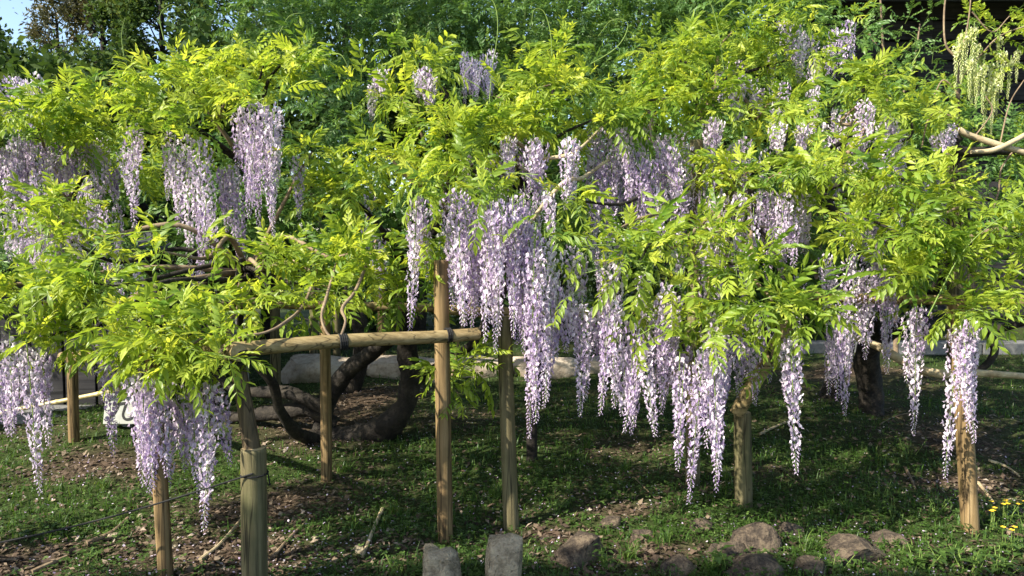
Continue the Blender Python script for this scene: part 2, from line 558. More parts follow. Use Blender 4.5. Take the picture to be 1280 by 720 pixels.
def grass():
    x, y = scatter(175000, 2.75, 26.0, 1.9)
    b = bare(x, y)
    clump = 0.5 + 0.5 * np.sin(x * 17 + 3 * np.sin(y * 13)) * np.sin(y * 19 + 3 * np.sin(x * 11))
    keep = rng.random(len(x)) > np.clip(b * 1.6 + 0.02, 0.05, .99)
    keep &= rng.random(len(x)) < 0.25 + 0.75 * clump ** 1.5
    # the paved path on the left and beyond the kerbs stays clear
    keep &= ~((x < -3.5) & (y > 5.85))
    x, y, b, clump = x[keep], y[keep], b[keep], clump[keep]
    n = len(x)
    hgt = (0.016 + 0.040 * rng.random(n) ** 2.0) * (0.7 + .6 * clump) * (1 - .35 * b)
    hgt *= 1 + 0.8 * (rng.random(n) < .05)
    wid = (0.0016 + 0.0016 * rng.random(n)) * (1 + y / 9)
    az = rng.uniform(0, 2 * math.pi, n)
    lean = rng.uniform(0.1, 0.9, n) * hgt
    side = np.stack([-np.sin(az), np.cos(az), np.zeros(n)], -1) * wid[:, None]
    fw = np.stack([np.cos(az), np.sin(az), np.zeros(n)], -1) * lean[:, None]
    base = np.stack([x, y, height(x, y) - 0.004], -1)
    up = np.zeros((n, 3)); up[:, 2] = hgt
    v0 = base - side; v1 = base + side
    mid = base + up * .6 + fw * .35
    v2 = mid + side * .8; v3 = mid - side * .8
    v4 = base + up + fw
    V = np.stack([v0, v1, v2, v3, v4], 1).reshape(-1, 3)
    i = np.arange(n)[:, None] * 5
    Q = np.concatenate([i, i + 1, i + 2, i + 3], 1)
    T = np.concatenate([i + 3, i + 2, i + 4], 1)
    t = np.clip(0.40 + rng.normal(0, .2, n) + .15 * (clump - .5), 0, 1)
    o = link('grass', mesh_from('grass', V, [Q, T], M['grass'], attrs={'tint': np.repeat(t, 5)}))
    tag(o, 'short uneven green grass growing on the bank under the wisteria', 'grass', kind='stuff')


def ground_cover():
    x, y = scatter(75000, 2.75, 10.0, 2.0)
    patch = 0.5 + 0.5 * np.sin(x * 2.1 + 2 * np.sin(y * 1.9 + 1)) * np.sin(y * 2.9 + 1.5 * np.sin(x * 2.7))
    b = bare(x, y)
    keep = (rng.random(len(x)) < (.25 + .75 * patch) * (1 - b) ** 1.6)
    x, y = x[keep], y[keep]
    n = len(x)
    r = rng.uniform(.006, .014, n)
    # three heart-shaped leaflets on a low stalk
    Vs = []; Qs = []; base = 0
    hz = height(x, y) + rng.uniform(.012, .05, n)
    az0 = rng.uniform(0, 6.28, n)
    for k in range(3):
        az = az0 + k * 2.094
        d = np.stack([np.cos(az), np.sin(az), rng.uniform(-.35, .35, n)], -1)
        s = np.stack([-np.sin(az), np.cos(az), rng.uniform(-.35, .35, n)], -1)
        c = np.stack([x, y, hz], -1)
        vs = np.stack([c, c + (d * .75 + s * .62) * r[:, None], c + d * r[:, None] * 1.25, c + (d * .75 - s * .62) * r[:, None]], 1)
        Vs.append(vs.reshape(-1, 3))
        i = np.arange(n)[:, None] * 4 + base
        Qs.append(np.concatenate([i, i + 1, i + 2, i + 3], 1))
        base += 4 * n
    t = np.clip(rng.normal(.45, .22, n), 0, 1)
    o = link('ground_cover', mesh_from('ground_cover', np.concatenate(Vs), [np.concatenate(Qs)], M['clover'], attrs={'tint': np.tile(np.repeat(t, 4), 3)}))
    tag(o, 'low three leaved clover spreading between the grass', 'ground cover', kind='stuff')


def litter():
    x, y = scatter(80000, 2.75, 11.0, 1.9)
    b = bare(x, y)
    keep = rng.random(len(x)) < np.clip(b * 1.1 + 0.16, 0, 1)
    x, y = x[keep], y[keep]
    n = len(x)
    l = rng.uniform(.006, .028, n); w = l * rng.uniform(.2, .7, n)
    az = rng.uniform(0, 6.28, n)
    d = np.stack([np.cos(az), np.sin(az), rng.normal(0, .3, n)], -1) * l[:, None]
    s = np.stack([-np.sin(az), np.cos(az), rng.normal(0, .3, n)], -1) * w[:, None]
    c = np.stack([x, y, height(x, y) + rng.uniform(.004, .014, n)], -1)
    bow = np.zeros((n, 3)); bow[:, 2] = rng.uniform(0, .006, n)
    V = np.stack([c - d, c + s * .9 + bow, c + d, c - s * .9 + bow], 1).reshape(-1, 3)
    i = np.arange(n)[:, None] * 4
    T = np.concatenate([np.concatenate([i, i + 1, i + 3], 1), np.concatenate([i + 1, i + 2, i + 3], 1)])
    t = np.clip(rng.beta(1.5, 1.9, n), 0, 1)
    o = link('leaf_litter', mesh_from('leaf_litter', V, T, M['litter'], attrs={'tint': np.repeat(t, 4)}))
    tag(o, 'brown bark chips, fallen petals and dead leaves on bare earth', 'leaf litter', kind='stuff')


def petals():
    x, y = scatter(9000, 2.75, 7.5, 1.9)
    dens = 0.35 + 0.65 * (np.sin(x * 2.3 + 1) * np.sin(y * 3.1 + .5) > 0.1)
    k = rng.random(len(x)) < dens
    x, y = x[k], y[k]
    n = len(x)
    l = rng.uniform(.004, .008, n); az = rng.uniform(0, 6.28, n)
    d = np.stack([np.cos(az), np.sin(az), rng.normal(0, .3, n)], -1) * l[:, None]
    s_ = np.stack([-np.sin(az), np.cos(az), rng.normal(0, .3, n)], -1) * l[:, None] * .75
    c = np.stack([x, y, height(x, y) + rng.uniform(.008, .03, n)], -1)
    V = np.stack([c - d, c + s_, c + d, c - s_], 1).reshape(-1, 3)
    i = np.arange(n)[:, None] * 4
    T = np.concatenate([np.concatenate([i, i + 1, i + 3], 1), np.concatenate([i + 1, i + 2, i + 3], 1)])
    o = link('fallen_petals', mesh_from('fallen_petals', V, T, M['petal'], attrs={'tint': np.repeat(rng.uniform(.3, .9, n), 4)}))
    tag(o, 'tiny pale lilac petals scattered over the grass and bare earth', 'petals', kind='stuff')


petals()
grass()
ground_cover()
litter()

# paved path on the left, behind the earth mound
mb = MB()
mb.box((-7.7, 6.2, 0.0), (8.0, .62, 0.07), bevel=.01)
tag(mb.build('path', M['concrete']), kind='structure')


# ------------------------------------------------------------------ posts, rails, lashings
def post_mesh(name, top, bot, r, material, parent=None, sides=20, crack=True, seed=1, old=False):
    """a round post from bot (in the ground) to top, slightly uneven, with a chamfered end"""
    top = np.array(top, float); bot = np.array(bot, float)
    n = 14
    ts = np.concatenate([np.linspace(0, 0.985, n), [0.997, 1.0]])
    pts = bot + (top - bot) * ts[:, None]
    rr = np.full(len(ts), r) * (1.05 - .08 * ts)
    rr[-1] *= .88
    mb = MB()
    mb.tube(pts - 0, rr, sides, rough=0.02, cm=1, seed=seed)
    o = mb.build(name, [material, M['endgrain']], parent, smooth=True)
    return o


def lash(name, centre, axis, r, turns, pitch, th, parent):
    """a rope wound round a pole"""
    axis = Vector(axis).normalized()
    e1 = axis.orthogonal().normalized(); e2 = axis.cross(e1)
    pts = []
    for k in range(turns * 14 + 1):
        a = k / 14 * 2 * math.pi
        pts.append(Vector(centre) + axis * (pitch * (k / 14 - turns / 2)) + (e1 * math.cos(a) + e2 * math.sin(a)) * (r + th * .7))
    mb = MB(); mb.tube(pts, th, 6)
    # loose ends of the knot
    s = pts[-1]
    mb.tube([s, s + Vector((.012, -.015, -.02)), s + Vector((.02, -.02, -.06))], th * .9, 5)
    mb.tube([s, s + Vector((-.012, -.018, -.015)), s + Vector((-.03, -.02, -.045))], th * .9, 5)
    return mb.build(name, M['rope'], parent)


def pole(name, a, b, r0, r1, material, parent, seed=1, n=16, wob=0.006):
    r_ = np.random.default_rng(seed)
    a = np.array(a, float); b = np.array(b, float)
    ts = np.linspace(0, 1, n)
    pts = a + (b - a) * ts[:, None] + np.stack([np.zeros(n), np.zeros(n), wob * np.sin(ts * 7 + seed)], -1)
    mb = MB()
    mb.tube(pts, r0 + (r1 - r0) * ts, 16, rough=0.025, cm=1, seed=seed)
    return mb.build(name, [material, M['endgrain']], parent, smooth=True)


def deep(p, d=0.25):
    return Vector((p.x, p.y, H(p.x, p.y) - d))


# the trellis: thick stake with a leaning pole on it, front rail, cross rail running back to the far post
D0 = 3.10
stake_top = P(317, 560, D0)
tr = thing('wooden_trellis', 'trellis of round wooden poles lashed with black rope, thick stake at its corner', 'trellis', (stake_top.x, D0, H(stake_top.x, D0)))
post_mesh('stake', stake_top, P(319, 800, D0 - .01), 0.054, M['post_old'], tr, seed=3)
ltop = P(296, 448, D0 + .03); lbot = P(316, 566, D0 + .015)
pole('leaning_post', ltop, lbot, .031, .037, M['post_dark'], tr, seed=4, wob=0)
railA = P(288, 436, D0 - .02); railB = P(593, 417, 3.52)
railEnd = railA + (railB - railA) * 1.02
pole('rail', railA, railEnd, .032, .029, M['rail'], tr, seed=5, n=22, wob=.004)
crossB = P(78, 446, 5.55)
pole('rail', P(299, 441, D0 - .045), crossB, .036, .035, M['rail'], tr, seed=6)
p90 = G(92, 551)
p557 = P(557, 690, 3.62)
post_mesh('post', P(90, 440, p90.y - .03), deep(p90), .036, M['post'], tr, seed=7)
post_mesh('post', P(551, 325, 3.60), P(557, 700, 3.60), .0375, M['post'], tr, seed=8)
p408 = G(408, 600)
post_mesh('post', P(406, 378, p408.y), deep(p408), .0335, M['post'], tr, seed=9)
pole('rail', P(330, 378, p408.y + .02), P(700, 392, p408.y + .25), .03, .028, M['rail'], tr, seed=10)
pole('rail', P(260, 382, 4.2), P(345, 377, 4.3), .033, .03, M['post_old'], tr, seed=11)
lash('lashing', P(300, 447, D0 + .0), (P(300, 447, D0) - P(310, 520, D0)), .040, 5, .012, .0065, tr)
dv = railEnd - railA
lash('lashing', railA + dv * ((421 - 288) / (593 - 288) / 1.02 * 0.985), dv, .031, 4, .009, .005, tr)
lash('lashing', railA + dv * ((557 - 288) / (593 - 288) / 1.02), dv, .030, 3, .009, .004, tr)
lash('lashing', P(318, 592, D0), (0, 0, 1), .053, 1, .004, .004, tr)

# single props holding the vine up
pr = thing('prop_post', 'pale pole rising out of the grass behind hanging flowers, beside the thick stake', 'post', (G(193, 737).x, G(193, 737).y, 0))
g = G(193, 737)
post_mesh('post', P(190, 436, g.y + .12), deep(g + Vector((0, .12, 0))), .031, M['post'], pr, seed=12)

g = G(641, 661)
pr = thing('prop_post', 'round greenish pole planted behind the tall pitted granite stub', 'post', (g.x, g.y, H(g.x, g.y)))
post_mesh('post', P(630, 395, g.y + .02), deep(g), .040, M['post_old'], pr, seed=14)
pole('rail', P(560, 388, g.y), P(760, 396, g.y + .15), .026, .024, M['rail'], pr, seed=15)

g = G(665, 575)
tag(base_at(post_mesh('prop_post', P(664, 390, g.y), deep(g), .036, M['bark'], seed=16), (g.x, g.y, H(g.x, g.y))), 'dark bark covered post half hidden behind a round greenish pole', 'post')

g = G(866, 605)
tag(base_at(post_mesh('prop_post', P(870, 175, g.y), deep(g), .042, M['post_old'], seed=17), (g.x, g.y, H(g.x, g.y))), 'tall weathered pole running up through flowers near the sawn stub', 'post')

g = G(931, 632)
pr = thing('prop_post', 'short sawn stub post with a mottled pole leaning on its top', 'post', (g.x, g.y, H(g.x, g.y)))
post_mesh('stub', P(928, 515, g.y), deep(g), .049, M['post_old'], pr, seed=18)
pole('leaning_pole', P(921, 517, g.y - .03), P(990, 398, g.y - .16), .042, .034, M['rail'], pr, seed=19)

g = G(1219, 664)
pr = thing('prop_post', 'sunlit leaning pole carrying a level rail, yellow flowers at its foot', 'post', (g.x, g.y, H(g.x, g.y)))
post_mesh('post', P(1196, 372, g.y + .06), deep(g), .042, M['post'], pr, seed=20)
pole('rail', P(1000, 370, 4.35), P(1330, 379, g.y - .02), .028, .028, M['rail'], pr, seed=21)

g = G(1198, 560)
tag(base_at(post_mesh('prop_post', P(1196, 188, g.y), deep(g), .062, M['post_old'], seed=22), (g.x, g.y, H(g.x, g.y))), 'thick upright post under the sawn dark log of the pale flowering vine', 'post')
for k, (px, pt, pb, r, lab) in enumerate([(344, 385, 486, .05, 'weathered post standing in front of the left end of the stone kerb'),
                                          (392, 330, 450, .05, 'brown post out on the lawn behind the stone kerb, towards its left end'),
                                          (421, 340, 447, .045, 'thin brown post on the lawn next to a thicker brown one'),
                                          (477, 330, 452, .052, 'brown post on the lawn behind the black twisted trunk')]):
    g = G(px, pb)
    tag(base_at(post_mesh('far_post', P(px, pt, g.y), deep(g), r, M['post_old' if k != 3 else 'post'], seed=30 + k), (g.x, g.y, H(g.x, g.y))), lab, 'post')

# grey square post with a flat cap board
g = G(303, 505)
pr = thing('grey_post', 'grey square wooden post with a flat board on its side', 'post', (g.x, g.y, H(g.x, g.y)))
mb = MB(); t = P(303, 370, g.y)
mb.box(((t.x + g.x) / 2, g.y, (t.z + g.z - .2) / 2), (.085, .085, t.z - g.z + .2), bevel=.006)
mb.build('upright', M['grey_wood'], pr)
mb = MB(); c = P(297, 420, g.y - .06)
mb.box(c, (.26, .05, .035), bevel=.005)
mb.build('board', M['grey_wood'], pr)

# bamboo barrier
a, b = P(-60, 528, 5.45), P(150, 487, 5.62)
bb = thing('bamboo_barrier', 'yellow bamboo cane tied as a low barrier across the dark shed', 'barrier', (a.x, a.y, H(a.x, a.y)))
mb = MB()
ts = np.linspace(0, 1, 61)
mb.tube([a + (b - a) * t for t in ts], .0165 + .003 * (np.arange(61) % 15 == 7), 10)
mb.build('cane', M['bamboo'], bb)
post_mesh('stake', (a.x + .02, a.y + .03, a.z + .1), (a.x + .02, a.y + .03, -.2), .025, M['post'], bb)
post_mesh('stake', (b.x - .02, b.y + .035, b.z + .08), (b.x - .02, b.y + .035, -.2), .025, M['post'], bb)

# white notice board with a brushed character
g = G(155, 535)
sg = thing('notice_board', 'small white notice board with a black brushed character on a grey upright', 'sign', (g.x, g.y, H(g.x, g.y)))
rot = Matrix.Rotation(math.radians(-14), 3, 'X')
c = P(152, 512, g.y)
mb = MB(); t = P(155, 425, g.y + .05)
mb.box((t.x, g.y + .06, (t.z - .1) / 2), (.065, .05, t.z + .1), bevel=.004)
mb.build('upright', M['grey_wood'], sg)
mb = MB(); mb.box(c, (.25, .03, .22), rot, bevel=.004)
bo = mb.build('board', M['board'], sg)
mb = MB(); mb.box(c + Vector((0, -.004, .115)), (.27, .05, .02), rot, bevel=.003)
mb.build('cap', M['board'], sg)
mb = MB()


def stroke(pts, w):
    pts = spline(pts, 8)
    n = len(pts)
    ww = w * (0.65 + .35 * np.abs(np.cos(np.linspace(0, 3.0, n))))
    tg = np.gradient(pts, axis=0); tg /= np.linalg.norm(tg, axis=1)[:, None]
    nr = np.stack([-tg[:, 1], tg[:, 0]], -1) * ww[:, None]
    L = pts + nr; R = pts - nr
    V3 = []
    for q in np.concatenate([L, R]):
        v = rot @ Vector((q[0], -.0185, q[1])) + c
        V3.append(tuple(v))
    i = np.arange(n - 1)
    mb.add(np.array(V3), quads=np.stack([i, i + 1, n + i + 1, n + i], -1))


s_ = .10
stroke([(-.62 * s_, .38 * s_), (-.1 * s_, .42 * s_), (.36 * s_, .46 * s_), (.30 * s_, .1 * s_), (.22 * s_, -.4 * s_), (.45 * s_, -.72 * s_), (.85 * s_, -.66 * s_), (.92 * s_, -.35 * s_)], .011)
stroke([(-.12 * s_, .95 * s_), (-.16 * s_, .4 * s_), (-.38 * s_, -.2 * s_), (-.85 * s_, -.75 * s_)], .010)
mb.build('character', M['ink'], bo)

# black guy rope from the stake to a peg on the left
a = P(316, 592, D0 - .055); b = P(-120, 700, 2.95)
ro = thing('guy_rope', 'thin black rope slanting from the thick stake down to a peg', 'rope', (b.x, b.y, H(b.x, b.y)))
mb = MB()
pts = [a + (b - a) * t + Vector((0, 0, -.035 * math.sin(math.pi * t))) for t in np.linspace(0, 1, 24)]
mb.tube(pts, .0042, 6)
mb.build('rope', M['rope'], ro)
post_mesh('peg', b + Vector((0, 0, .04)), Vector((b.x + .01, b.y, -.2)), .02, M['post_old'], ro)


# ------------------------------------------------------------------ stones
def stone(name, c, size, seed, material, block=0.0, parent=None, rotz=0.0, flat_=0.5):
    """a rounded irregular stone: subdivided cube pushed to a rough shape"""
    n = 13
    g_ = np.linspace(-1, 1, n)
    Vs = []; Qs = []; base = 0
    for ax in range(3):
        for sg_ in (-1, 1):
            A, B = np.meshgrid(g_, g_)
            p = np.zeros((n, n, 3))
            o = [k for k in range(3) if k != ax]
            p[..., ax] = sg_; p[..., o[0]] = A; p[..., o[1]] = B
            Vs.append(p.reshape(-1, 3))
            ii = (np.arange(n - 1)[:, None] * n + np.arange(n - 1)[None]).ravel() + base
            q = np.stack([ii, ii + 1, ii + n + 1, ii + n], -1)
            if (sg_ > 0) == (ax == 1):
                q = q[:, ::-1]
            Qs.append(q)
            base += n * n
    V = np.concatenate(Vs)
    sph = V / np.linalg.norm(V, axis=1)[:, None]
    mixb = block
    V = sph * (1 - mixb) + V * mixb * 0.9
    r_ = np.random.default_rng(seed)
    k = r_.normal(0, 1, (7, 3)) * np.array([1, 1, 1.6, 2.4, 3.2, 4.5, 6])[:, None]
    ph = r_.uniform(0, 6.28, 7)
    amp = np.array([.16, .14, .10, .08, .06, .04, .03])
    d = sum(a * np.sin(V @ kk + p_) for a, kk, p_ in zip(amp, k, ph))
    V = V * (1 + d[:, None] * (1.0 - .5 * block))
    for _ in range(int(9 + 5 * (1 - block))):
        nn_ = r_.normal(0, 1, 3); nn_ /= np.linalg.norm(nn_)
        ov = np.maximum(0, V @ nn_ - r_.uniform(.62, .88))
        V = V - ov[:, None] * nn_ * (.9 if block < .5 else .5)
    V = V + r_.normal(0, .012, V.shape)
    V = V * np.array(size) / 2
    cz, sz = math.cos(rotz), math.sin(rotz)
    V = np.stack([V[:, 0] * cz - V[:, 1] * sz, V[:, 0] * sz + V[:, 1] * cz, V[:, 2]], -1)
    me = mesh_from(name, V, np.concatenate(Qs), material, smooth=True)
    o = link(name, me, parent)
    o.location = o.location + Vector(c) if parent is None else Vector(c)
    return o


# two granite stubs in front of the poles
for px, pyt, w, d, lab, sd in [(547, 684, .168, 3.02, 'squat rough granite stub with a flat top before a round pole', 3),
                               (631, 667, .150, 3.0, 'tall pitted granite stub beside a flatter stub', 8)]:
    t = P(px, pyt + 9, d)
    t.z -= .010 if sd == 8 else .033
    hh = t.z + .12
    o = stone('granite_stub', (t.x, d + w / 2, t.z - hh / 2 + .012), (w * 1.12, w * 1.05, hh * 1.1), sd, M['granite'], block=.62)
    tag(o, lab, 'stone post')
# field stones along the front edge
for k, (px, py, wpx, hpx, lab) in enumerate([
        (716, 692, 62, 44, 'flat dark brown stone sunk in the grass right of the granite stubs'),
        (764, 650, 32, 26, 'dark rounded stone half covered by clover'),
        (803, 667, 28, 20, 'small pale green rounded stone next to the dark rounded one'),
        (878, 657, 34, 20, 'low grey brown stone under the longest hanging flowers'),
        (950, 678, 74, 44, 'large sunlit tan boulder at the foot of the sawn stub'),
        (990, 664, 40, 22, 'low brown stone resting behind the sunlit boulder'),
        (915, 694, 52, 30, 'grey stone wedged in front of the sunlit boulder'),
        (850, 706, 44, 32, 'mossy yellowish stone in the long grass'),
        (960, 712, 84, 34, 'wide brown slab at the front of the stone edging'),
        (1075, 690, 90, 40, 'broad brown stone with leaves growing over it'),
        (1110, 676, 50, 22, 'grey flat topped stone behind the broad brown one'),
        (1020, 708, 40, 26, 'small brown stone between the slab and the broad stone')]):
    q = G(px, py + hpx * .42)
    s_ = q.y / F
    o = stone('field_stone', (q.x, q.y + wpx * s_ * .33, H(q.x, q.y) + hpx * s_ * .0), (wpx * s_ * 1.15, wpx * s_ * .9, hpx * s_ * 1.45), 40 + k, M['rock'], block=.3, rotz=rnd.uniform(-.5, .5))
    tag(o, lab, 'stone', 'stones edging the bank')
# pebbles left of the stubs
for k, (px, py, wpx, lab) in enumerate([(218, 686, 12, 'small grey pebble lying right of the pale pole'), (450, 690, 16, 'pale pebble at the lower end of the bleached stick'), (145, 672, 14, 'pale pebble in front of the fallen grey stick on sunlit grass'),
                                        (394, 674, 9, 'tiny pale pebble on dark earth past the stake')]):
    q = G(px, py); s_ = q.y / F
    tag(stone('pebble', (q.x, q.y, H(q.x, q.y) + wpx * s_ * .2), (wpx * s_ * 1.2, wpx * s_, wpx * s_ * .75), 60 + k, M['granite'], .2), lab, 'stone')

# stone kerb behind the trunk, kerb on the right
kb = thing('stone_kerb', 'long low kerb of rough tan stones along the lawn behind the trunk', 'kerb', (P(450, 476, 7.8).x, 7.8, 0))
xs = [344, 448, 560, 640, 730, 800]
for k in range(len(xs) - 1):
    a, b = P(xs[k], 476, 7.7 + .12 * k), P(xs[k + 1], 476, 7.7 + .12 * k)
    stone('kerb_stone', ((a.x + b.x) / 2, a.y + .2, .075), ((b.x - a.x) * 1.1, .46, .34 - .03 * k), 70 + k, M['kerb'], .8, kb)
kb = thing('concrete_kerb', 'straight grey concrete kerb running along the far lawn to the right', 'kerb', (4.2, 9.6, 0))
for k in range(9):
    mb = MB(); mb.box((2.0 + k * 0.93, 9.75, .07), (.915, .24, .17), bevel=.015)
    mb.build('kerb_block', M['concrete'], kb)


# fallen sticks
def stick(pxs, r, lab, material='bark_pale', n=8):
    pts = []
    for px, py in pxs:
        q = G(px, py); q.z = H(q.x, q.y) + r + .006; pts.append(q)
    sp = spline(pts, 6)
    mb = MB(); mb.tube(sp, np.linspace(r, r * .7, len(sp)), 8, rough=.08, seed=int(pxs[0][0]))
    o = mb.build('fallen_stick', M[material])
    base_at(o, (pts[0].x, pts[0].y, H(pts[0].x, pts[0].y)))
    tag(o, lab, 'stick', 'sticks fallen on the bank')


stick([(478, 640), (470, 658), (461, 680), (453, 700)], .011, 'bleached crooked stick lying on the earth left of the squat stub')
stick([(250, 704), (275, 684), (302, 652)], .010, 'straight pale stick lying between the pale pole and the thick stake')
stick([(342, 699), (362, 676), (384, 654)], .009, 'straight greyish stick lying right of the thick stake', 'twig')
stick([(108, 684), (140, 670), (160, 652)], .013, 'fallen grey stick on the sunlit grass by the guy rope', 'twig')
stick([(40, 720), (66, 708), (84, 700)], .012, 'short grey stick near the front, under the guy rope', 'twig')
stick([(792, 598), (806, 612), (818, 624)], .004, 'thin curved twig on the grass near the clover', 'twig')
stick([(950, 545), (964, 538), (982, 530)], .011, 'pale grey stick on the mulch by the sawn stub')
stick([(1236, 578), (1258, 586), (1274, 598)], .009, 'pale twig right of the leaning sunlit pole')
stick([(1132, 588), (1138, 600), (1144, 614)], .010, 'mottled short stick with leaves beside it on the mulch', 'twig')
stick([(1222, 606), (1232, 618), (1242, 632)], .010, 'splintered stick behind the foot of the leaning sunlit pole')
stick([(1100, 532), (1118, 522), (1146, 516)], .005, 'slender arched twig over the dark mulch', 'twig')



# ------------------------------------------------------------------ leaves
def leaf_proto(pairs, L, ll, lw, young, lod, seed):
    """a pinnate wisteria leaf: arched stalk along +X, paired leaflets and one at the tip"""
    r_ = np.random.default_rng(seed)
    V = []; T = []; tint = []
    droop = r_.uniform(.25, .6) if not young else r_.uniform(-.1, .35)
    bend = r_.uniform(-.15, .15)

    def at_(s):
        return np.array([L * s * (1 - .12 * abs(droop) * s), L * bend * s * s, -L * droop * s * s + L * .12 * s])
    t0 = .55 if not young else .80

    def leaflet(b, d, nrm, l, w, t):
        d = d / np.linalg.norm(d)
        nrm = nrm - d * nrm.dot(d); nrm /= np.linalg.norm(nrm)
        sd = np.cross(nrm, d)
        k = len(V)
        curl = r_.uniform(.08, .28)
        fold = r_.uniform(.15, .5)
        if lod == 0:
            pts = [(0, 0, 0), (.42, 0, .03), (.38, 1, fold), (.38, -1, fold), (.75, 0, -curl * .25), (.74, .62, fold * .55 - curl * .2), (.74, -.62, fold * .55 - curl * .2), (1, 0, -curl)]
            fs = [(0, 1, 2), (0, 3, 1), (2, 1, 4), (2, 4, 5), (1, 3, 6), (1, 6, 4), (5, 4, 7), (4, 6, 7)]
        else:
            pts = [(0, 0, 0), (.5, 0, 0), (.45, 1, fold), (.45, -1, fold), (1, 0, -curl)]
            fs = [(0, 1, 2), (0, 3, 1), (2, 1, 4), (1, 3, 4)]
        for a, s, u in pts:
            V.append(b + d * a * l + sd * s * w + nrm * u * (w if s else l * .6))
            tint.append(t + (.06 if a > .7 else 0))
        for f in fs:
            T.append(tuple(i + k for i in f))
    up = np.array([0, 0, 1.0])
    for i in range(pairs):
        s = .22 + .72 * i / max(1, pairs - 1) if pairs > 1 else .6
        p_ = at_(s); tg = at_(min(1, s + .05)) - at_(max(0, s - .05)); tg /= np.linalg.norm(tg)
        for sgn in (-1, 1):
            ang = math.radians(r_.uniform(48, 72) if not young else r_.uniform(28, 50)) * (1.05 - .25 * s)
            dn = math.radians(r_.uniform(5, 40) if not young else r_.uniform(-20, 25))
            d = tg * math.cos(ang) + np.array([0, sgn, 0]) * math.sin(ang) * math.cos(dn) - up * math.sin(dn) * math.sin(ang)
            nn = up + tg * .2 + np.array([0, sgn, 0]) * math.sin(dn) + r_.normal(0, .18, 3)
            sc = (.72 + .35 * math.sin(math.pi * (s * .9)))
            leaflet(p_, d, nn, ll * sc * r_.uniform(.88, 1.1), lw * sc * r_.uniform(.85, 1.1), t0 + r_.normal(0, .05))
    tg = at_(1) - at_(.9); leaflet(at_(1), tg + r_.normal(0, .05, 3), up + r_.normal(0, .2, 3), ll * 1.0, lw * .95, t0 + .06)
    # stalk: a thin three-sided strip
    k = len(V)
    m_ = 3
    for i in range(m_ + 1):
        p_ = at_(i / m_)
        V.append(p_ + np.array([0, .0013, 0])); V.append(p_ - np.array([0, .0013, .0]))
        tint.extend([t0 - .05] * 2)
    for i in range(m_):
        a = k + i * 2
        T.append((a, a + 1, a + 3)); T.append((a, a + 3, a + 2))
    return np.array(V), np.array(T), np.array(tint)


PROTO = {}
PROTO['near'] = [leaf_proto(rnd.choice([4, 5, 5, 6]), rnd.uniform(.16, .24), rnd.uniform(.062, .084), rnd.uniform(.0110, .0145), False, 0, 100 + k) for k in range(9)]
PROTO['near'] += [leaf_proto(rnd.choice([4, 5]), rnd.uniform(.09, .15), rnd.uniform(.052, .072), rnd.uniform(.0085, .0115), True, 0, 130 + k) for k in range(7)]
PROTO['rear'] = [leaf_proto(rnd.choice([5, 6]), rnd.uniform(.18, .26), rnd.uniform(.062, .085), rnd.uniform(.0125, .0165), k > 6, 1, 160 + k) for k in range(10)]
PROTO['pale'] = [leaf_proto(rnd.choice([4, 5]), rnd.uniform(.10, .16), rnd.uniform(.03, .042), rnd.uniform(.0085, .0115), k > 2, 1, 180 + k) for k in range(5)]
NMATURE = {'near': 9, 'rear': 7, 'pale': 3}


def frames(d, roll_up):
    """rotation matrices whose x axis is d and whose z axis is near roll_up"""
    d = d / np.linalg.norm(d, axis=1)[:, None]
    z = roll_up - d * np.sum(d * roll_up, 1)[:, None]
    z /= np.linalg.norm(z, axis=1)[:, None] + 1e-9
    y = np.cross(z, d)
    return np.stack([d, y, z], -1)      # columns


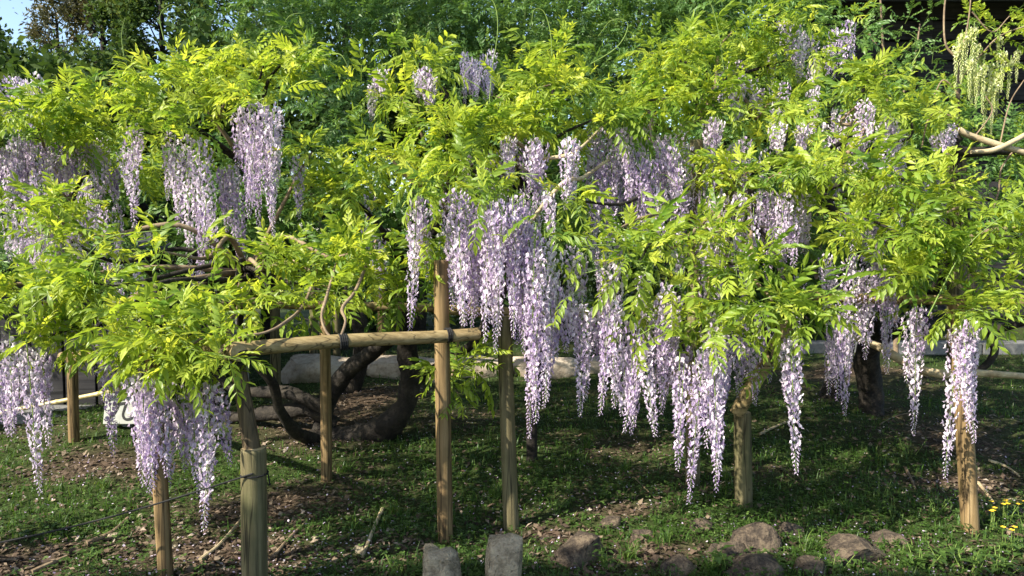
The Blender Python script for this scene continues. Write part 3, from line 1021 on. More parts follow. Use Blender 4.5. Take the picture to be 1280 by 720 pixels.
class Vine:
    def __init__(s, root, kind, material, stem_material):
        s.root = root; s.kind = kind; s.material = material; s.stem_material = stem_material
        s.pos = []; s.dir = []; s.up = []; s.scale = []; s.var = []
        s.shoot = MB(); s.hubs = []

    def shoot_at(s, p, d, n, length, size=1.0, young=.5):
        d = d / np.linalg.norm(d)
        e = np.array([0, 0, 1.0])
        side = np.cross(d, e); side /= np.linalg.norm(side) + 1e-9
        pts = []
        bend = rng.normal(0, .12, 3) + np.array([0, 0, -.12])
        for i in range(5):
            t = i / 4
            pts.append(p + (d * t + bend * t * t) * length)
        s.shoot.tube(pts, np.linspace(.0028, .0012, 5), 3, cap=False, a=.4)
        ph = rng.uniform(0, 6.28)
        for i in range(n):
            t = (i + .6) / n
            q = p + (d * t + bend * t * t) * length
            ph += 2.4 + rng.normal(0, .3)
            tg = d + 2 * bend * t
            tg /= np.linalg.norm(tg)
            u = np.cross(tg, [0.3, 0.2, 1.0]); u /= np.linalg.norm(u); w = np.cross(tg, u)
            spread = 1.15 - .75 * t
            dd = tg * (1 - spread * .55) + (u * math.cos(ph) + w * math.sin(ph)) * spread
            dd = dd + np.array([0, 0, .12])
            s.pos.append(q); s.dir.append(dd)
            s.up.append(np.array([0, 0, 1.0]) + rng.normal(0, .38, 3))
            s.scale.append(size * rng.uniform(.75, 1.15) * (1.05 - .3 * t))
            nm = NMATURE[s.kind]; nv = len(PROTO[s.kind])
            yo = rng.random() < young * (.25 + .9 * t)
            s.var.append(rng.integers(nm, nv) if yo else rng.integers(0, nm))

    def clump(s, px, py, rx, ry, d, dr, dens=1.0, size=1.0, young=.5):
        c = np.array(P(px, py, d)); k = d / F
        ax = np.array([rx * k, dr, ry * k])
        area = math.pi * ax[0] * ax[2]
        if s.kind == 'near':      # the shoots reach beyond their starting points
            ax = np.maximum(ax - np.array([.11, .08, .10]), ax * .35)
        n = max(3, int(area * 66 * dens))
        if s.kind == 'rear':
            n = max(3, int(area * 55 * dens))
        s.hubs.append(c)
        for _ in range(n):
            v = rng.normal(0, 1, 3); v /= np.linalg.norm(v)
            r = rng.uniform(.25, 1.0) ** .6
            p_ = c + v * ax * r
            out_ = v * np.array([1, .9, .7]) + np.array([0, -.15, .45]) + rng.normal(0, .35, 3)
            # keep shoots from pointing straight down
            out_[2] = max(out_[2], -.35)
            ln = rng.uniform(.12, .24) * size
            s.shoot_at(p_ - out_ / np.linalg.norm(out_) * ln * .5, out_, rng.integers(5, 8), ln, size, young)

    def open_windows(s, wins):
        """no leaves hang over the thick bunches of flowers"""
        pp = np.array(s.pos) + np.array(s.dir) * .07
        x, y, d = project(pp)
        keep = np.ones(len(x), bool)
        for x0, y0, x1, y1, dm in wins:
            keep &= ~((x > x0) & (x < x1) & (y > y0) & (y < y1) & (d < dm) & (rng.random(len(x)) < .93))
        for k in ('pos', 'dir', 'up', 'scale', 'var'):
            setattr(s, k, [q for q, f in zip(getattr(s, k), keep) if f])

    def arrays(s):
        s.pos = np.array(s.pos); s.R = frames(np.array(s.dir), np.array(s.up)); s.scale = np.array(s.scale); s.var = np.array(s.var)
        mid = s.pos + s.R[:, :, 0] * (s.scale * .1)[:, None]
        s.px, s.py, s.depth = project(mid)


def finish_vines(vines, n_parts):
    """the leaves that show largest become parts of their own, the rest one mass of foliage per vine"""
    for v in vines:
        v.arrays()
    allp = np.concatenate([np.stack([v.px, v.py, v.depth], -1) for v in vines])
    own = np.concatenate([np.full(len(v.px), i) for i, v in enumerate(vines)])
    loc = np.concatenate([np.arange(len(v.px)) for v in vines])
    cell = 22
    inside = (allp[:, 0] > -10) & (allp[:, 0] < 1290) & (allp[:, 1] > -10) & (allp[:, 1] < 730)
    order = np.argsort(allp[:, 2])
    seen = {}
    rank = np.full(len(allp), 99)
    for i in order:
        if not inside[i]:
            continue
        k = (int(allp[i, 0] // cell), int(allp[i, 1] // cell))
        rank[i] = seen.get(k, 0)
        seen[k] = rank[i] + 1
    for vi, v in enumerate(vines):
        idx = np.where(own == vi)[0]
        key = rank[idx] * 10 + allp[idx, 2]
        best = loc[idx[np.argsort(key)[:n_parts[vi]]]]
        best = set(int(b) for b in best if rank[idx[b]] < 99)
        protos = PROTO[v.kind]
        meshes = {}
        base = world_loc(v.root)
        for b in sorted(best):
            k = int(v.var[b])
            if k not in meshes:
                Vp, Tp, tp = protos[k]
                meshes[k] = mesh_from('leaf', Vp, Tp, v.material, attrs={'tint': tp})
            o = bpy.data.objects.new('leaf', meshes[k])
            COL.objects.link(o)
            o.parent = v.root
            m4 = Matrix(v.R[b].tolist()).to_4x4()
            m4 = Matrix.Translation(Vector(v.pos[b]) - base) @ m4 @ Matrix.Scale(float(v.scale[b]), 4)
            o.matrix_basis = m4
        Vs = []; Ts = []; tt = []; off = 0
        mask = np.ones(len(v.pos), bool); mask[list(best)] = False
        for k, (Vp, Tp, tp) in enumerate(protos):
            ids = np.where(mask & (v.var == k))[0]
            if not len(ids):
                continue
            W_ = np.einsum('nij,pj->npi', v.R[ids] * v.scale[ids][:, None, None], Vp) + v.pos[ids][:, None]
            Vs.append(W_.reshape(-1, 3))
            Ts.append((Tp[None] + (np.arange(len(ids)) * len(Vp))[:, None, None] + off).reshape(-1, 3))
            tt.append((tp[None] + rng.normal(0, .10, len(ids))[:, None]).ravel())
            off += len(ids) * len(Vp)
        o = link('foliage', mesh_from('foliage', np.concatenate(Vs), np.concatenate(Ts), v.material, attrs={'tint': np.concatenate(tt)}), v.root)
        tag(o, kind='stuff')
        o = v.shoot.build('shoots', v.stem_material, v.root)
        tag(o, kind='stuff')


# ------------------------------------------------------------------ flower racemes
def raceme_mesh(L, seed, material, width=.060, bud=.78):
    r_ = np.random.default_rng(seed)
    mb = MB()
    mb.tube([(0, 0, .005), (0, 0, -L * .35), (.004, 0, -L * .7), (0, .004, -L)], [.0028, .0022, .0017, .001], 4, m=1)
    n = int(26 + L * 185)
    V = []; T = []; tint = []

    def put(vs, ts, t):
        k = len(V)
        V.extend(vs); tint.extend(t)
        T.extend([tuple(i + k for i in f) for f in ts])
    ph = 0
    for i in range(n):
        s = (i + .5 + r_.uniform(-.4, .4)) / n
        s = s ** .92
        ph += 2.3999 + r_.normal(0, .25)
        z = -L * (.02 + .98 * s)
        rad = np.array([math.cos(ph), math.sin(ph), 0])
        if s < bud:
            R = width * (1 - .62 * (s / bud) ** 1.3) * min(1, .45 + s * 7) * r_.uniform(.5, 1.1)
            size = r_.uniform(.85, 1.15) * (1 - .25 * s)
            c = np.array([0, 0, z]) + rad * R + np.array([0, 0, -.016 - .01 * r_.random()])
            o = rad * r_.uniform(.6, 1) + np.array([0, 0, r_.uniform(-.75, .15)]) + r_.normal(0, .28, 3)
            o /= np.linalg.norm(o)
            u = np.cross(o, [0, 0, 1]); u /= np.linalg.norm(u) + 1e-9
            w = np.cross(u, o)       # up along the banner
            h = .0125 * size; b = .0098 * size
            cup = .0045 * size
            ring = [c + w * h * 1.05 + o * cup * .2, c + w * h * .45 + u * b + o * cup, c - w * h * .7 + u * b * .62 + o * cup * .6,
                    c - w * h * 1.0, c - w * h * .7 - u * b * .62 + o * cup * .6, c + w * h * .45 - u * b + o * cup]
            t = np.clip(r_.normal(.74, .15), .3, 1)
            put([c - o * cup * .4] + ring, [(0, 1, 2), (0, 2, 3), (0, 3, 4), (0, 4, 5), (0, 5, 6), (0, 6, 1)], [t - .2] + [t + .08] * 2 + [t] * 3 + [t + .08])
            # keel and wings
            kd = o * .8 - w * .75 + r_.normal(0, .15, 3)
            kd /= np.linalg.norm(kd)
            k0 = c - w * h * .25
            l = .0165 * size
            put([k0, k0 + kd * l * .55 + u * .0048 * size, k0 + kd * l, k0 + kd * l * .55 - u * .0048 * size, k0 + kd * l * .5 + w * .004 * size],
                [(0, 1, 4), (4, 1, 2), (4, 2, 3), (0, 4, 3)], [t - .25, t - .35, t - .15, t - .35, t - .3])
            if s > .35 or i % 3 == 0:
                a0 = np.array([0, 0, z + .006]); 
                put([a0 + [0, 0, .001], a0 - [0, 0, .001], c - o * .003], [(0, 1, 2)], [.9] * 3)
        else:
            q = (s - bud) / (1 - bud)
            R = width * .40 * (1 - .6 * q) * r_.uniform(.7, 1.1)
            c = np.array([0, 0, z - .008]) + rad * R
            l = .0135 * (1 - .5 * q); b = .0042 * (1 - .4 * q)
            d = rad * .6 + np.array([0, 0, -.8]) + r_.normal(0, .2, 3); d /= np.linalg.norm(d)
            u = np.cross(d, rad); u /= np.linalg.norm(u) + 1e-9; w = np.cross(u, d)
            t = np.clip(r_.normal(.58, .16), .2, 1)
            put([c - d * l * .4, c + u * b, c + w * b, c - u * b, c - w * b, c + d * l], [(0, 1, 2), (0, 2, 3), (0, 3, 4), (0, 4, 1), (5, 2, 1), (5, 3, 2), (5, 4, 3), (5, 1, 4)], [t - .2] + [t] * 4 + [t + .1])
            a0 = np.array([0, 0, z])
            put([a0 + [0, 0, .001], a0 - [0, 0, .001], c - d * l * .4], [(0, 1, 2)], [.9] * 3)
    mb.add(np.array(V), tris=np.array(T), m=0, a=np.array(tint))
    return mb.mesh('flower_raceme', [material, M['stem']])


RL = [.14, .2, .28, .38, .5, .64, .8, 1.0]
RAC = {k: [raceme_mesh(l, 500 + 10 * i + j, M['petal'], width=min(.048, .032 + .035 * l)) for j in range(3)] for i, (k, l) in enumerate(zip(RL, RL))}
RACG = [raceme_mesh(l, 700 + j, M['petal_green'], width=.026, bud=.25) for j, l in enumerate([.3, .42, .55, .7])]


def raceme(root, px, yt, yb, d, wide=1.0):
    t = P(px, yt, d)
    L = (yb - yt) * d / F
    key = min(RL, key=lambda k: abs(math.log(k / L)))
    me = rnd.choice(RAC[key])
    o = bpy.data.objects.new('flower_raceme', me)
    COL.objects.link(o)
    o.parent = root
    o.location = t - world_loc(root)
    s = L / key
    o.scale = (wide * rnd.uniform(.9, 1.1), wide * rnd.uniform(.9, 1.1), s)
    o.rotation_euler = (rnd.gauss(0, .05), rnd.gauss(0, .05), rnd.uniform(0, 6.28))
    return o


# ------------------------------------------------------------------ the wisteria plants
def woody(name, pts, parent, material, sides=10, rough=.10, seed=1, n=8):
    """pts: (px, py, depth, radius)"""
    ctrl = [(*P(a, b, c), r) for a, b, c, r in pts]
    sp = spline(ctrl, n)
    mb = MB()
    mb.tube(sp[:, :3], np.maximum(sp[:, 3], .002), sides, rough=rough, seed=seed)
    return mb.build(name, material, parent, smooth=True)


g = G(470, 548)
LV = thing('wisteria_vine', 'old wisteria with black twisted trunk, its lilac racemes hanging over a lashed rail', 'wisteria', (g.x, g.y, H(g.x, g.y)), 'wisterias on the trellises')
woody('trunk', [(330, 556, 5.7, .05), (395, 551, 5.65, .085), (440, 548, 5.6, .10), (478, 536, 5.55, .095), (505, 510, 5.5, .082), (513, 470, 5.5, .075), (508, 425, 5.45, .072), (506, 380, 5.3, .065), (520, 320, 5.0, .05), (560, 260, 4.7, .035)], LV, M['bark'], 16, .2, 2)
woody('branch', [(400, 545, 5.75, .08), (408, 505, 5.8, .072), (430, 468, 5.75, .068), (470, 437, 5.6, .062), (500, 402, 5.5, .058), (515, 360, 5.2, .05), (480, 290, 4.9, .035)], LV, M['bark'], 14, .18, 3)
woody('branch', [(420, 530, 5.7, .06), (385, 512, 5.7, .058), (345, 516, 5.75, .055), (290, 522, 5.9, .05), (240, 510, 6.1, .04)], LV, M['bark'], 14, .18, 4)
woody('branch', [(410, 512, 5.6, .045), (380, 498, 5.6, .05), (350, 489, 5.65, .046), (312, 490, 5.75, .04), (270, 470, 5.9, .035), (230, 400, 5.6, .028), (180, 330, 5.0, .02)], LV, M['bark'], 14, .18, 5)
woody('branch', [(398, 552, 5.5, .05), (370, 540, 5.2, .042), (350, 512, 5.0, .036), (341, 480, 4.9, .032), (316, 448, 4.8, .028), (300, 410, 4.6, .022), (310, 340, 4.2, .016)], LV, M['bark'], 12, .14, 6)
woody('branch', [(505, 490, 5.6, .04), (530, 470, 5.6, .038), (556, 452, 5.5, .034), (600, 420, 5.3, .03), (640, 340, 4.9, .022), (660, 240, 4.4, .015)], LV, M['bark'], 10, .1, 7)
# thin branches looping over the front rail
woody('branch', [(262, 452, 3.2, .0065), (292, 424, 3.06, .0065), (330, 416, 3.1, .006), (355, 404, 3.2, .008), (380, 380, 3.5, .008), (400, 330, 3.8, .006)], LV, M['twig'], 7, .08, 8, 6)
woody('branch', [(421, 427, 3.24, .007), (408, 415, 3.26, .0065), (402, 395, 3.3, .006), (408, 372, 3.4, .008), (420, 330, 3.7, .006)], LV, M['twig'], 7, .1, 9, 6)
woody('branch', [(424, 426, 3.24, .0065), (432, 402, 3.3, .006), (428, 385, 3.35, .008), (446, 360, 3.5, .008), (470, 300, 3.9, .006)], LV, M['twig'], 7, .1, 10, 6)
woody('branch', [(646, 300, 4.0, .012), (700, 232, 4.05, .013), (728, 222, 4.1, .011), (760, 200, 4.3, .008)], LV, M['bark_pale'], 7, .08, 11, 6)
woody('branch', [(660, 200, 4.2, .009), (706, 195, 4.1, .011), (728, 183, 4.15, .009), (760, 150, 4.4, .006)], LV, M['bark_pale'], 7, .08, 12, 6)
vl = Vine(LV, 'near', M['leaf'], M['stem'])

g = G(1088, 515)
RV = thing('wisteria_vine', 'wisteria with a stout mossy trunk and pale looping branch, racemes over the bare mulch', 'wisteria', (g.x, g.y, H(g.x, g.y)), 'wisterias on the trellises')
gy_ = g.y
woody('trunk', [(1090, 530, gy_, .12), (1088, 490, gy_, .10), (1084, 450, gy_ - .1, .10), (1088, 415, gy_ - .25, .085), (1096, 370, gy_ - .6, .06), (1070, 300, gy_ - 1.1, .045), (1020, 240, 4.9, .03)], RV, M['bark'], 14, .12, 12)
woody('branch', [(1086, 440, gy_ - .2, .055), (1112, 418, gy_ - .4, .055), (1140, 398, gy_ - .7, .048), (1170, 360, gy_ - 1.1, .035), (1200, 300, 4.6, .02)], RV, M['bark'], 12, .1, 13)
woody('branch', [(1050, 420, 5.0, .02), (1075, 424, 4.9, .024), (1105, 437, 4.75, .026), (1135, 455, 4.6, .027), (1172, 467, 4.5, .026), (1210, 466, 4.45, .024), (1250, 468, 4.4, .02), (1300, 472, 4.4, .018)], RV, M['bark_pale'], 10, .1, 14)
woody('branch', [(1190, 476, 4.7, .018), (1226, 462, 4.7, .022), (1243, 440, 4.7, .024), (1240, 416, 4.7, .026), (1262, 408, 4.6, .024), (1300, 398, 4.5, .02)], RV, M['bark'], 10, .12, 15)
woody('branch', [(1240, 416, 4.7, .02), (1222, 400, 4.7, .018), (1200, 392, 4.6, .014), (1175, 370, 4.4, .01)], RV, M['bark'], 8, .12, 16)
woody('branch', [(1000, 205, 4.9, .012), (1030, 190, 4.9, .016), (1060, 172, 4.95, .014), (1075, 150, 5.0, .010)], RV, M['bark'], 8, .12, 17)
vr = Vine(RV, 'near', M['leaf'], M['stem'])

BV = thing('wisteria_vine', 'large shaded deep green wisteria thicket rising behind the sunlit flowering vines', 'wisteria', (.4, 7.6, 0), 'wisterias on the trellises')
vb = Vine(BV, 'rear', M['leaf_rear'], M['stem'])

# sunlit clumps: pixel centre, half axes, distance, half depth, density, size, share of young leaves
LEFT = [(130, 128, 100, 42, 4.3, .42, 1.0, 1, .55), (230, 92, 95, 42, 4.5, .40, 1.0, 1, .6), (330, 80, 80, 32, 4.5, .32, 1, 1, .6), (45, 150, 75, 38, 4.3, .4, 1, 1, .5),
        (180, 165, 90, 22, 4.2, .3, .9, 1, .4), (280, 130, 60, 20, 4.3, .3, .8, 1, .5), (375, 62, 35, 16, 4.5, .2, .8, 1, .7), (-90, 150, 90, 45, 4.2, .4, .7, 1, .5),
        (150, 200, 100, 40, 5.0, .4, .7, 1, .2), (390, 190, 45, 22, 4.2, .25, .9, 1, .5), (-60, 60, 60, 30, 4.6, .3, .5, 1, .5),
        (40, 255, 75, 34, 3.8, .34, .9, 1, .5), (85, 300, 60, 26, 3.7, .3, .8, 1, .4), (30, 375, 70, 42, 3.35, .3, 1, 1, .4), (115, 352, 75, 36, 3.35, .3, 1, 1, .5), (-70, 360, 80, 60, 3.4, .35, .8, 1, .4),
        (60, 420, 60, 22, 3.3, .2, .7, 1, .3), (205, 315, 70, 28, 3.6, .3, .9, 1, .5), (205, 402, 75, 34, 3.12, .24, 1.5, 1, .5), (240, 430, 62, 20, 3.02, .16, 1.5, 1, .4), (155, 425, 40, 20, 3.12, .14, 1.1, 1, .4), (275, 440, 26, 18, 2.98, .10, 1.2, .95, .3), (110, 420, 40, 20, 3.4, .15, .8, 1, .3), (205, 440, 60, 14, 3.0, .1, 1, 1, .3), (270, 365, 60, 26, 3.5, .25, .9, 1, .4),
        (330, 325, 65, 38, 3.7, .3, .9, 1, .5), (340, 380, 60, 22, 3.5, .22, .9, 1, .4), (435, 318, 65, 46, 3.8, .32, 1, 1, .5), (400, 362, 55, 30, 3.6, .25, 1, 1, .4), (480, 340, 40, 40, 3.8, .25, .8, 1, .35),
        (430, 235, 70, 40, 4.3, .35, .9, 1, .4), (480, 190, 75, 36, 4.3, .35, .9, 1, .5), (525, 78, 52, 24, 4.6, .25, 1, 1, .65), (500, 120, 60, 26, 4.6, .3, .9, 1, .45), (565, 160, 75, 36, 4.2, .35, 1, 1, .55), (540, 215, 60, 28, 4.0, .28, .9, 1, .45), (590, 205, 50, 22, 3.9, .25, .9, 1, .4),
        (690, 105, 75, 44, 4.4, .35, 1, 1, .6), (700, 66, 50, 20, 4.5, .25, .9, 1, .6), (645, 160, 55, 34, 4.2, .3, .9, 1, .5), (740, 150, 60, 24, 4.3, .25, .8, 1, .45), (620, 120, 30, 30, 4.5, .25, .6, 1, .5),
        (590, 452, 22, 40, 3.75, .12, .7, .95, .15), (565, 470, 14, 20, 3.7, .08, .5, .9, .1), (660, 215, 45, 16, 3.9, .2, .6, 1, .4), (547, 300, 32, 45, 3.75, .18, 1.1, 1, .3), (540, 355, 28, 30, 3.75, .14, .9, 1, .2), (500, 365, 40, 22, 3.9, .18, .8, 1, .3)]
RIGHT = [(840, 78, 62, 50, 4.8, .35, 1, 1, .5), (880, 118, 60, 34, 4.6, .3, 1, 1, .55), (810, 125, 50, 32, 4.5, .3, .9, 1, .55), (915, 40, 65, 34, 5.2, .35, .9, 1, .4), (985, 75, 60, 50, 5.4, .4, .9, 1, .2), (960, 130, 70, 24, 4.8, .3, .9, 1, .45),
         (1105, 92, 55, 26, 4.6, .3, 1, 1, .55), (1085, 120, 50, 18, 4.7, .25, .8, 1, .4), (985, 165, 60, 20, 4.5, .28, .8, 1, .45), (930, 220, 60, 22, 4.1, .25, .8, 1, .5), (1140, 150, 50, 22, 5.0, .3, .6, 1, .3),
         (1050, 212, 95, 34, 4.0, .35, 1, 1, .55), (1135, 225, 90, 36, 3.9, .35, 1, 1, .55), (1185, 265, 85, 40, 3.8, .35, 1, 1, .55), (1120, 290, 75, 40, 3.7, .3, 1, 1, .5), (1200, 318, 75, 40, 3.65, .3, 1, 1, .4), (1262, 285, 45, 45, 3.7, .3, .8, 1, .4), (1350, 290, 90, 60, 3.8, .4, .7, 1, .4),
         (1150, 345, 50, 20, 3.6, .2, .7, 1, .35), (1215, 385, 32, 12, 3.6, .12, .7, 1, .5), (1250, 352, 40, 24, 3.7, .2, .6, 1, .3),
         (775, 285, 48, 22, 3.7, .22, .9, 1, .55), (800, 325, 40, 30, 3.45, .2, .9, 1, .5), (830, 300, 35, 20, 3.6, .2, .7, 1, .45), (925, 330, 75, 36, 3.5, .28, 1, 1, .5), (965, 375, 65, 36, 3.4, .25, 1, 1, .45), (1010, 400, 42, 40, 3.35, .2, .8, 1, .35), (890, 290, 55, 28, 3.8, .25, .8, 1, .5), (960, 285, 55, 26, 3.9, .25, .7, 1, .45),
         (880, 400, 40, 30, 3.7, .18, .6, 1, .25), (965, 455, 20, 28, 3.6, .1, .6, .95, .2), (895, 200, 40, 18, 4.3, .2, .6, 1, .5), (715, 250, 40, 16, 3.9, .15, .5, 1, .4)]
for c in LEFT:
    vl.clump(*c)
for c in RIGHT:
    vr.clump(*c)
# the deep green mass behind
REAR = [(420, 60, 95, 60, 7.6, .8, 1, 1, .1), (530, 30, 110, 55, 8.0, .8, 1, 1, .1), (640, 55, 110, 60, 7.8, .8, 1, 1, .1), (750, 25, 110, 50, 8.2, .8, 1, 1, .15), (850, 25, 90, 50, 8.0, .8, 1, 1, .15), (960, 15, 90, 50, 7.2, .7, 1, 1, .2), (1020, 60, 50, 50, 6.6, .5, .8, 1, .2),
        (330, 40, 80, 50, 8.4, .7, .8, 1, .1), (620, -40, 300, 50, 8.6, .9, .7, 1, .1), (900, -40, 120, 40, 8.0, .7, .7, 1, .1),
        (60, 190, 100, 60, 6.4, .5, .8, 1, .1), (180, 240, 100, 60, 6.2, .5, .9, 1, .1), (300, 260, 90, 70, 6.0, .5, .9, 1, .1), (400, 140, 80, 60, 6.4, .5, .9, 1, .1), (400, 270, 70, 70, 6.0, .5, .8, 1, .1),
        (500, 250, 80, 60, 5.8, .5, .8, 1, .1), (480, 330, 80, 40, 5.7, .4, .7, 1, .1), (620, 290, 90, 60, 5.6, .4, .8, 1, .1), (640, 190, 80, 60, 6.2, .5, .8, 1, .1), (740, 220, 110, 70, 6.0, .5, .8, 1, .1), (720, 330, 80, 50, 5.4, .4, .7, 1, .1),
        (850, 220, 90, 80, 6.0, .5, .8, 1, .1), (860, 340, 80, 50, 5.4, .4, .7, 1, .1), (960, 200, 90, 70, 6.2, .5, .8, 1, .1), (970, 300, 90, 60, 5.6, .4, .7, 1, .1), (1060, 160, 80, 60, 6.4, .5, .8, 1, .15), (1060, 330, 80, 50, 5.6, .4, .7, 1, .1), (1150, 180, 80, 60, 6.4, .5, .8, 1, .15),
        (1240, 220, 70, 70, 6.2, .5, .8, 1, .15), (1180, 330, 90, 40, 5.6, .4, .6, 1, .1), (50, 330, 100, 50, 5.6, .4, .7, 1, .1), (200, 345, 80, 35, 5.4, .3, .7, 1, .1), (-80, 250, 90, 100, 6.0, .5, .6, 1, .1), (1350, 220, 80, 80, 6.2, .5, .6, 1, .1),
        (760, 110, 60, 40, 6.8, .5, .7, 1, .1), (580, 100, 60, 45, 7.0, .5, .7, 1, .1)]
for c in REAR:
    vb.clump(*c)
# stems of the thicket behind, and every clump's branch
for k, (x0, y0, pts) in enumerate([(.2, 7.6, (520, 60, 7.8)), (1.6, 7.4, (800, 60, 7.8)), (-1.6, 7.2, (330, 150, 6.6)), (3.0, 7.0, (1040, 120, 6.6)), (-2.75, 6.6, (90, 210, 6.4))]):
    t = P(*pts)
    mb = MB()
    sp = spline([(x0, y0, H(x0, y0) - .1, .09), (x0 + .15, y0 - .1, .6, .075), (x0 - .1, y0, 1.3, .065), ((x0 + t.x) / 2, (y0 + t.y) / 2, (1.3 + t.z) / 2 + .1, .05), (t.x, t.y, t.z, .03)], 8)
    mb.tube(sp[:, :3], sp[:, 3], 12, rough=.12, seed=k)
    mb.build('trunk', M['bark'], BV, smooth=True)


def clump_branches(v, anchors):
    for k, h in enumerate(v.hubs):
        a = min(anchors, key=lambda q: np.linalg.norm(np.array(q[:3]) - h))
        a = np.array(a[:3])
        d = h - a
        m1 = a + d * .4 + rng.normal(0, .06, 3) + np.array([0, 0, .05])
        m2 = a + d * .75 + rng.normal(0, .05, 3)
        sp = spline([(*a, .018), (*m1, .014), (*m2, .010), (*h, .006)], 6)
        mb = MB(); mb.tube(sp[:, :3], sp[:, 3], 6, rough=.08, seed=k)
        mb.build('branch', M['twig'] if k % 2 else M['bark'], v.root, smooth=True)


clump_branches(vl, [P(520, 320, 5.0), P(560, 260, 4.7), P(480, 290, 4.9), P(180, 330, 5.0), P(310, 340, 4.2), P(660, 240, 4.4), P(230, 400, 5.6), P(640, 340, 4.9), P(300, 200, 4.9), P(90, 250, 5.0)])
clump_branches(vr, [P(1020, 240, 4.9), P(1070, 300, 5.4), P(1200, 300, 4.6), P(1096, 370, 5.9), P(900, 260, 4.8), P(880, 150, 5.0)])

# flowers: pixel x, top, bottom, distance
RL_LEFT = [(165, 152, 288, 4.1), (172, 150, 210, 4.2), (156, 180, 240, 4.2), (212, 158, 248, 4.2), (218, 170, 262, 4.15), (232, 160, 335, 4.1), (243, 165, 315, 4.1), (252, 168, 330, 4.1), (238, 180, 300, 4.2), (225, 185, 290, 4.2), (258, 250, 345, 4.0),
           (303, 125, 250, 4.15), (315, 118, 285, 4.1), (326, 118, 295, 4.05), (337, 120, 280, 4.05), (347, 128, 240, 4.1), (312, 135, 255, 4.05), (331, 130, 240, 4.0), (343, 140, 225, 4.0), (320, 150, 270, 4.0), (298, 130, 210, 4.2), (288, 200, 320, 4.4), (296, 235, 330, 4.3), (372, 190, 272, 4.15),
           (22, 165, 225, 4.2), (48, 175, 235, 4.2), (36, 170, 215, 4.3), (62, 185, 230, 4.3), (130, 180, 235, 4.3), (112, 175, 215, 4.4), (5, 180, 230, 4.3), (142, 205, 255, 4.4), (80, 190, 240, 4.4),
           (8, 240, 325, 3.9), (22, 265, 330, 3.8), (60, 290, 345, 3.7), (90, 285, 340, 3.7), (100, 260, 330, 4.0), (72, 250, 320, 4.0),
           (-8, 405, 530, 3.3), (12, 415, 545, 3.25), (33, 425, 622, 3.2), (46, 430, 560, 3.3), (22, 420, 520, 3.35), (54, 440, 500, 3.3), (132, 415, 572, 3.35), (124, 385, 500, 3.45), (140, 400, 500, 3.45), (118, 370, 470, 3.5), (148, 380, 460, 3.5),
           (168, 462, 608, 3.1), (182, 465, 620, 3.1), (176, 455, 590, 3.15), (190, 470, 570, 3.15), (212, 490, 610, 3.2), (236, 475, 628, 3.15), (228, 485, 590, 3.2), (245, 470, 560, 3.25), (264, 468, 668, 3.1), (272, 478, 585, 3.15), (256, 475, 600, 3.2), (190, 462, 602, 3.03), (185, 470, 612, 3.06), (196, 465, 588, 3.05), (180, 470, 560, 3.0), (220, 470, 560, 3.3), (204, 470, 570, 3.3),
           (478, 80, 118, 4.55), (470, 85, 110, 4.6), (530, 78, 138, 4.5), (541, 90, 132, 4.5), (523, 85, 120, 4.55), (465, 100, 150, 4.6),
           (522, 238, 415, 3.55), (517, 250, 340, 3.6), (527, 240, 345, 3.6), (562, 232, 385, 3.6), (570, 228, 405, 3.55), (578, 235, 395, 3.55), (586, 245, 412, 3.6), (565, 260, 380, 3.65), (574, 290, 405, 3.5),
           (597, 250, 395, 3.6), (604, 245, 405, 3.55), (611, 240, 425, 3.5), (618, 245, 440, 3.5), (625, 240, 420, 3.45), (633, 245, 445, 3.5), (641, 245, 420, 3.45), (648, 248, 430, 3.5), (655, 250, 400, 3.5), (608, 270, 380, 3.6), (622, 280, 400, 3.55), (637, 270, 390, 3.55), (600, 262, 370, 3.65), (628, 260, 360, 3.4), (614, 255, 350, 3.42), (645, 260, 350, 3.42),
           (662, 270, 395, 3.5), (670, 280, 470, 3.45), (668, 300, 556, 3.4), (675, 300, 500, 3.45), (681, 290, 430, 3.5), (665, 330, 500, 3.45), (672, 360, 530, 3.42), (660, 300, 430, 3.55), (695, 300, 470, 3.55), (700, 350, 515, 3.5), (690, 340, 450, 3.55), (706, 360, 440, 3.55), (714, 370, 425, 3.55),
           (728, 370, 522, 3.55), (735, 385, 500, 3.55), (722, 380, 450, 3.6), (742, 380, 440, 3.6), (715, 300, 390, 3.7), (725, 310, 380, 3.75)]
for y0, y1, x0, x1, n, d in [(165, 185, 630, 722, 16, 4.15), (225, 250, 600, 690, 9, 3.9), (150, 200, 738, 862, 32, 4.35), (200, 240, 740, 862, 18, 4.4), (180, 230, 570, 620, 5, 4.1), (165, 185, 0, 150, 14, 4.45), (255, 285, 0, 110, 8, 4.1), (190, 215, 270, 300, 4, 4.4), (440, 465, -10, 60, 4, 3.5)]:
    for _ in range(n):
        yt = rnd.uniform(y0, y1)
        RL_LEFT.append((rnd.uniform(x0, x1), yt, yt + rnd.uniform(50, 95), d + rnd.uniform(-.15, .3)))
